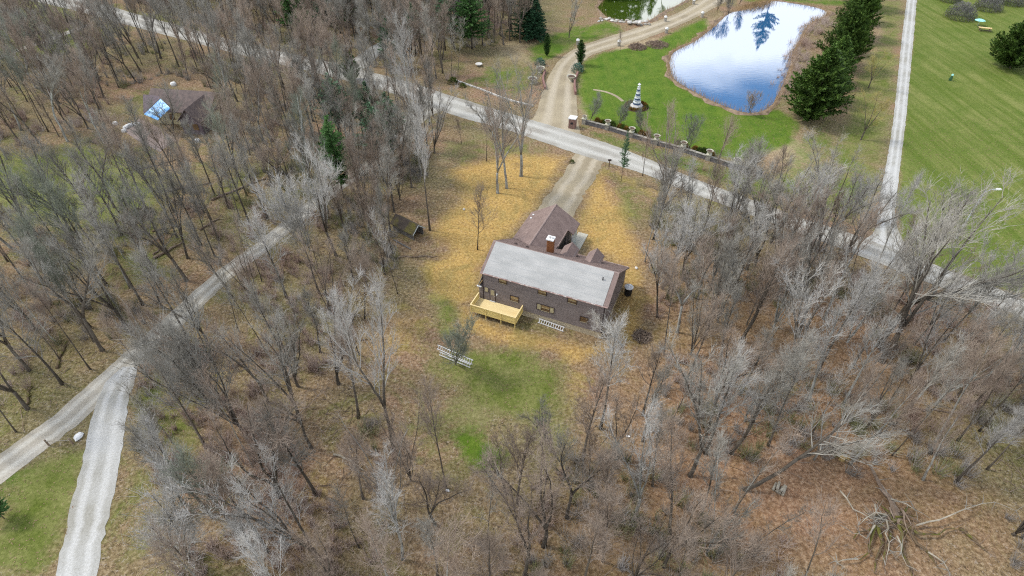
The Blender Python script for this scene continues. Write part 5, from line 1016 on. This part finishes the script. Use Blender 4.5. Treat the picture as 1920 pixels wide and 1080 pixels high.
for px, py, s_, lb in [(1798, 34, 1.5, 'left grey thicket mound beyond the mown field'), (1850, 18, 1.4, 'middle grey thicket mound at the top edge'), (1895, 8, 1.3, 'right grey thicket mound near the corner'), (1780, 2, 1.2, 'grey thicket mound cut by the top edge of the photo')]:
    o = thing('thicket', lb, 'bush', (*g(px, py), 0)); inst('foliage', cb[0], o, s=s_)
for i, (px, py, s_) in enumerate([(1500, 110, .7), (1515, 85, .8), (1525, 60, .8), (1545, 45, .8), (1492, 130, .6), (1478, 165, .5)]):
    pts = [(g(px, py)[0]+random.gauss(0, 1.5), g(px, py)[1]+random.gauss(0, 2.5)) for _ in range(30)]
    o = brush('shore_brush', 'tan brush on the right shore of the pond', pts, M['brush'], 30+i, (.8, 2.4), 22)

# ------------------------------------------------------------------ kerb, gate pillars, mailbox pillar
kp = catmull(G([(855, 152), (900, 168), (950, 187), (1000, 200)]), .9); kb = thing('edging_kerb', 'thin pale stone kerb bordering the grass above the gravel road', 'kerb', (kp[0][0], kp[0][1], 0))
km = MB().box(-.42, .42, -.14, .14, 0, .3).mesh('kerb_stone', M['pale_stone'])
for a, b_ in zip(kp[:-1], kp[1:]): c_ = (a+b_)/2-kp[0]; inst('kerb_stone', km, kb, (c_[0], c_[1], 0), math.atan2(*(b_-a)[::-1]))
def brick_pillar(px, py, w_, h_, label, name='brick_pillar', opening=True):
    o = thing(name, label, 'pillar', (*g(px, py), 0), math.radians(-20)); MB().box(-w_/2, w_/2, -w_/2, w_/2, 0, h_).build('shaft', M['mortar'], o)
    bm2 = MB().box(-.15, .15, -.02, .02, -.065, .065).mesh('brick', M['red_brick']); n = max(2, int(w_/.33))
    for rw in range(int(h_/.16)):
        for i in range(n):
            u = -w_/2+(i+.5)*w_/n+(.04 if rw % 2 else -.04); z = .1+rw*.16
            if opening and .9 < z < 1.35 and abs(u) < .25: continue
            inst('brick', bm2, o, (u, -w_/2-.008, z)); inst('brick', bm2, o, (-w_/2-.008, u, z), PI/2); inst('brick', bm2, o, (w_/2+.008, u, z), PI/2)
    if opening: MB().box(-.25, .25, -w_/2-.03, -w_/2-.005, .9, 1.3).build('letter_box', M['black'], o)
    MB().box(-w_/2-.12, w_/2+.12, -w_/2-.12, w_/2+.12, h_, h_+.16).build('cap', M['white'], o); return o
brick_pillar(1073, 239, 1.25, 1.95, 'pink brick letter box pillar with a white cap beside the road')
rb = G([(1079, 178), (1077, 165), (1078, 152), (1083, 140)]); w2 = thing('brick_wall', 'low curved brick wall at the right side of the pond driveway', 'wall', (*rb[0], 0)); c_ = catmull(rb, .4)
bm3 = MB().box(-.19, .19, -.2, .2, 0, .14).mesh('brick', M['red_brick'])
for i, (a, b_) in enumerate(zip(c_[:-1], c_[1:])):
    for rw in range(5): p = (a+b_)/2-np.array(rb[0]); inst('brick', bm3, w2, (p[0], p[1], rw*.155), math.atan2(*(b_-a)[::-1]), (.95, 1-.02*(i % 2), 1))
for px, py, lb in [(1071, 152, 'pale urn on the ground left of the low brick wall'), (1013, 136, 'white urn on the left side of the pond driveway, upper'), (998, 156, 'white urn on the left side of the pond driveway, lower')]:
    o = thing('urn', lb, 'urn', (*g(px, py), 0)); inst('bowl', um, o, s=1.9); inst('soil', us, o, s=1.88)
rb = G([(1022, 168), (1018, 150), (1022, 135)]); w2 = thing('brick_wall', 'low curved brick wall at the left side of the pond driveway', 'wall', (*rb[0], 0)); c_ = catmull(rb, .4)
for i, (a, b_) in enumerate(zip(c_[:-1], c_[1:])):
    for rw in range(4): p = (a+b_)/2-np.array(rb[0]); inst('brick', bm3, w2, (p[0], p[1], rw*.155), math.atan2(*(b_-a)[::-1]), (.95, 1, 1))
for px, py, lb in [(1083, 84, 'white topped stone post above the arborvitae, first along the pond driveway'), (1160, 86, 'stone post with white top beside the spindly tree'), (1249, 62, 'white topped post on the green verge between the driveway and pond'), (1316, 32, 'white topped post farthest along the right side of the driveway'), (1300, 8, 'grey stone post on the left of the driveway near the top edge'), (1247, 40, 'stone post on the left edge of the driveway by the small pond')]:
    o = thing('stone_post', lb, 'post', (*g(px, py), 0)); MB().lathe([(.42, -.02), (.38, .9), (.32, .9)], 9).build('shaft', M['stone'], o); MB().lathe([(.30, .9), (.48, 1.1), (.35, 1.4), (.05, 1.5)], 10).build('top', M['white'], o)
o = thing('fire_pit', 'dark round fire bowl with a pale lid on the litter beside the upper lawn', 'fire bowl', (*g(898, 124), 0)); MB().lathe([(.35, 0), (.75, .5), (.7, .5)], 12).build('bowl', M['stone'], o); MB().lathe([(.85, .5), (.8, .62), (.02, .75)], 12).build('lid', M['pale_stone'], o)
o = thing('gate_post', 'short wooden post on the right of the house driveway mouth', 'post', (*g(1142, 312), 0)); MB().box(-.08, .08, -.08, .08, -.1, 1.1).build('shaft', M['dead_wood'], o); MB().box(-.28, .28, -.09, .09, 1.1, 1.35).build('letter_box', M['trim_dark'], o)
# rocks by small pond
rm = [MB().lathe([(.4, -.05), (.5, .2), (.3, .4), (.03, .45)], 7).mesh('rock', M['pale_stone']), MB().lathe([(.5, -.05), (.55, .25), (.25, .5), (.03, .52)], 6).mesh('rock', M['stone'])]
r = random.Random(8)
for i in range(34):
    t_ = i/33; px = 1122+t_*95+r.gauss(0, 2); py = 35+t_*10+r.gauss(0, 2.2)
    tag(inst('rock', rm[i % 2], None, (*g(px, py), 0), r.uniform(0, 6), (r.uniform(.6, 1.5), r.uniform(.6, 1.3), r.uniform(.6, 1.2))), f"{'pale' if i % 2 == 0 else 'grey'} rock lining the near shore of the small green pond", 'rock', f"{'pale' if i % 2 == 0 else 'grey'} shore rocks")
# waterfall cascade of stones
o = thing('rock_cascade', 'pale stepped rock cascade at the near shore of the small pond', 'rocks', (*g(1186, 46), 0))
for i in range(9): inst('rock', rm[0], o, (r.gauss(0, .8), .8-i*.25, .1+.08*i), r.uniform(0, 6), r.uniform(.7, 1.3))
# ------------------------------------------------------------------ lawn ornament
o = thing('lawn_ornament', 'white and navy banded tiered tower ornament in a round bed on the lawn', 'ornament', (*g(1193, 200), 0))
MB().lathe([(1.3, -.02), (1.25, .35), (.9, .6), (.8, .6)], 16).build('stone_base', M['pale_stone'], o)
z = .6; R_ = .78
for i in range(8):
    MB().lathe([(R_, z), (R_*.93, z+.42), (R_*.5, z+.42)], 16).build('tier', M['white' if i % 2 else 'navy'], o)
    MB().lathe([(R_*1.08, z+.40), (R_*1.05, z+.47), (R_*.4, z+.47)], 16).build('ledge', M['galv'], o); z += .45; R_ *= .87
MB().lathe([(.12, z), (.1, z+.3), (.34, z+.42), (.2, z+.55), (.02, z+.75)], 12).build('finial', M['white'], o)
b = MB(); n = 40
for i in range(n):
    a = 2*PI*i/n
    for rr_ in (1.25, 2.55): b.v.append((rr_*math.cos(a), rr_*math.sin(a), .03 if rr_ > 2 else .06))
b.f = [(2*i, 2*i+1, (2*i+3) % (2*n), (2*i+2) % (2*n)) for i in range(n)]; tag(b.build('flower_bed', M['soil'], None, (*g(1193, 200), 0)), kind='structure')
for i in range(16): a = 2*PI*i/16; c_ = g(1193, 200); s_ = thing('shrub', 'low rusty shrub in the ring bed around the white ornament', 'shrub', (c_[0]+2.0*math.cos(a), c_[1]+2.0*math.sin(a), 0), a, 'rusty shrubs ringing the ornament'); inst('foliage', SM[i % 2 if i % 3 == 0 else 0], s_, s=.72)
b = MB(); pth = catmull(G([(1112, 168), (1135, 172), (1155, 180), (1168, 190)]), 1)
for i, p in enumerate(pth): d = np.gradient(pth, axis=0)[i]; d /= np.linalg.norm(d); b.v += [(p[0]-d[1]*.35, p[1]+d[0]*.35, .012), (p[0]+d[1]*.35, p[1]-d[0]*.35, .012)]
b.f = [(2*i, 2*i+1, 2*i+3, 2*i+2) for i in range(len(pth)-1)]; tag(b.build('lawn_path', M['gravel_tan']), kind='structure')
# ------------------------------------------------------------------ right side
o = thing('utility_pole', 'pale slender light pole at the near corner of the mown field', 'pole', (*g(1792, 447), 0)); MB().tube([Vector((0, 0, -.2)), Vector((0, 0, 8.3))], [.13, .09], 8).build('shaft', M['galv'], o); MB().tube([Vector((0, 0, 7.9)), Vector((.8, 0, 8.35)), Vector((1.6, 0, 8.4))], [.05, .05, .05], 6).build('arm', M['galv'], o); MB().box(1.4, 2.1, -.13, .13, 8.3, 8.45).build('lamp_head', M['white'], o)
o = thing('yard_marker', 'small dark green figure with a pale top alone in the mown field', 'garden ornament', (*g(1781, 151), 0)); MB().lathe([(.30, 0), (.34, .4), (.2, 1.0), (.1, 1.0)], 10).build('body', M['spruce'], o); MB().lathe([(.1, 1.0), (.26, 1.15), (.2, 1.4), (.02, 1.5)], 10).build('top', M['teal'], o)
o = thing('picnic_table', 'yellowish picnic table near the big evergreen in the upper right', 'table', (*g(1845, 58), 0), math.radians(-20)); 
for y_ in (-.42, -.14, .14, .42): MB().box(-1.5, 1.5, y_-.13, y_+.13, .74, .79).build('top_board', M['yellow' if y_ < 0 else 'deck_top'], o)
for y_ in (-.95, .95): MB().box(-1.5, 1.5, y_-.14, y_+.14, .42, .47).build('bench_board', M['trim_dark'], o)
for x_ in (-1.1, 1.1): MB().box(x_-.05, x_+.05, -1.05, 1.05, .34, .41).box(x_-.05, x_+.05, -.5, .5, .66, .73).box(x_-.05, x_+.05, -.4, -.3, 0, .66).box(x_-.05, x_+.05, .3, .4, 0, .66).build('leg_frame', M['dead_wood'], o)
o = thing('parasol', 'pale teal parasol near the picnic table in the upper right', 'parasol', (*g(1833, 48), 0)); MB().tube([Vector((0, 0, 0)), Vector((0, 0, 1.7))], [.04, .04], 6).build('pole', M['galv'], o); MB().lathe([(1.3, 1.35), (.7, 1.6), (.02, 1.75)], 8).build('canopy', M['teal'], o)
# small bright litter among the woods
for i, (px, py, lb) in enumerate([(838, 922, 'white scrap at the foot of the slim straight tree'), (740, 94, 'white roadside sign beyond the road bend'), (1177, 820, 'white scrap in the woods right of the yard')]):
    if i == 1:
        o = thing('road_sign', lb, 'sign', (*g(px, py+8), 0)); MB().tube([Vector((0, 0, 0)), Vector((0, 0, 2))], [.05, .05], 5).build('post', M['galv'], o); MB().box(-.6, .6, -.04, .0, 1.2, 2.3).build('panel', M['white'], o)
    else: tag(MB().extr([(-.2, 0), (.25, -.05), (.2, .2), (-.1, .25)], 0, .06, 2).build('paper_scrap', M['white'], None, (*g(px, py), .05)), lb, 'scrap')
print('done')
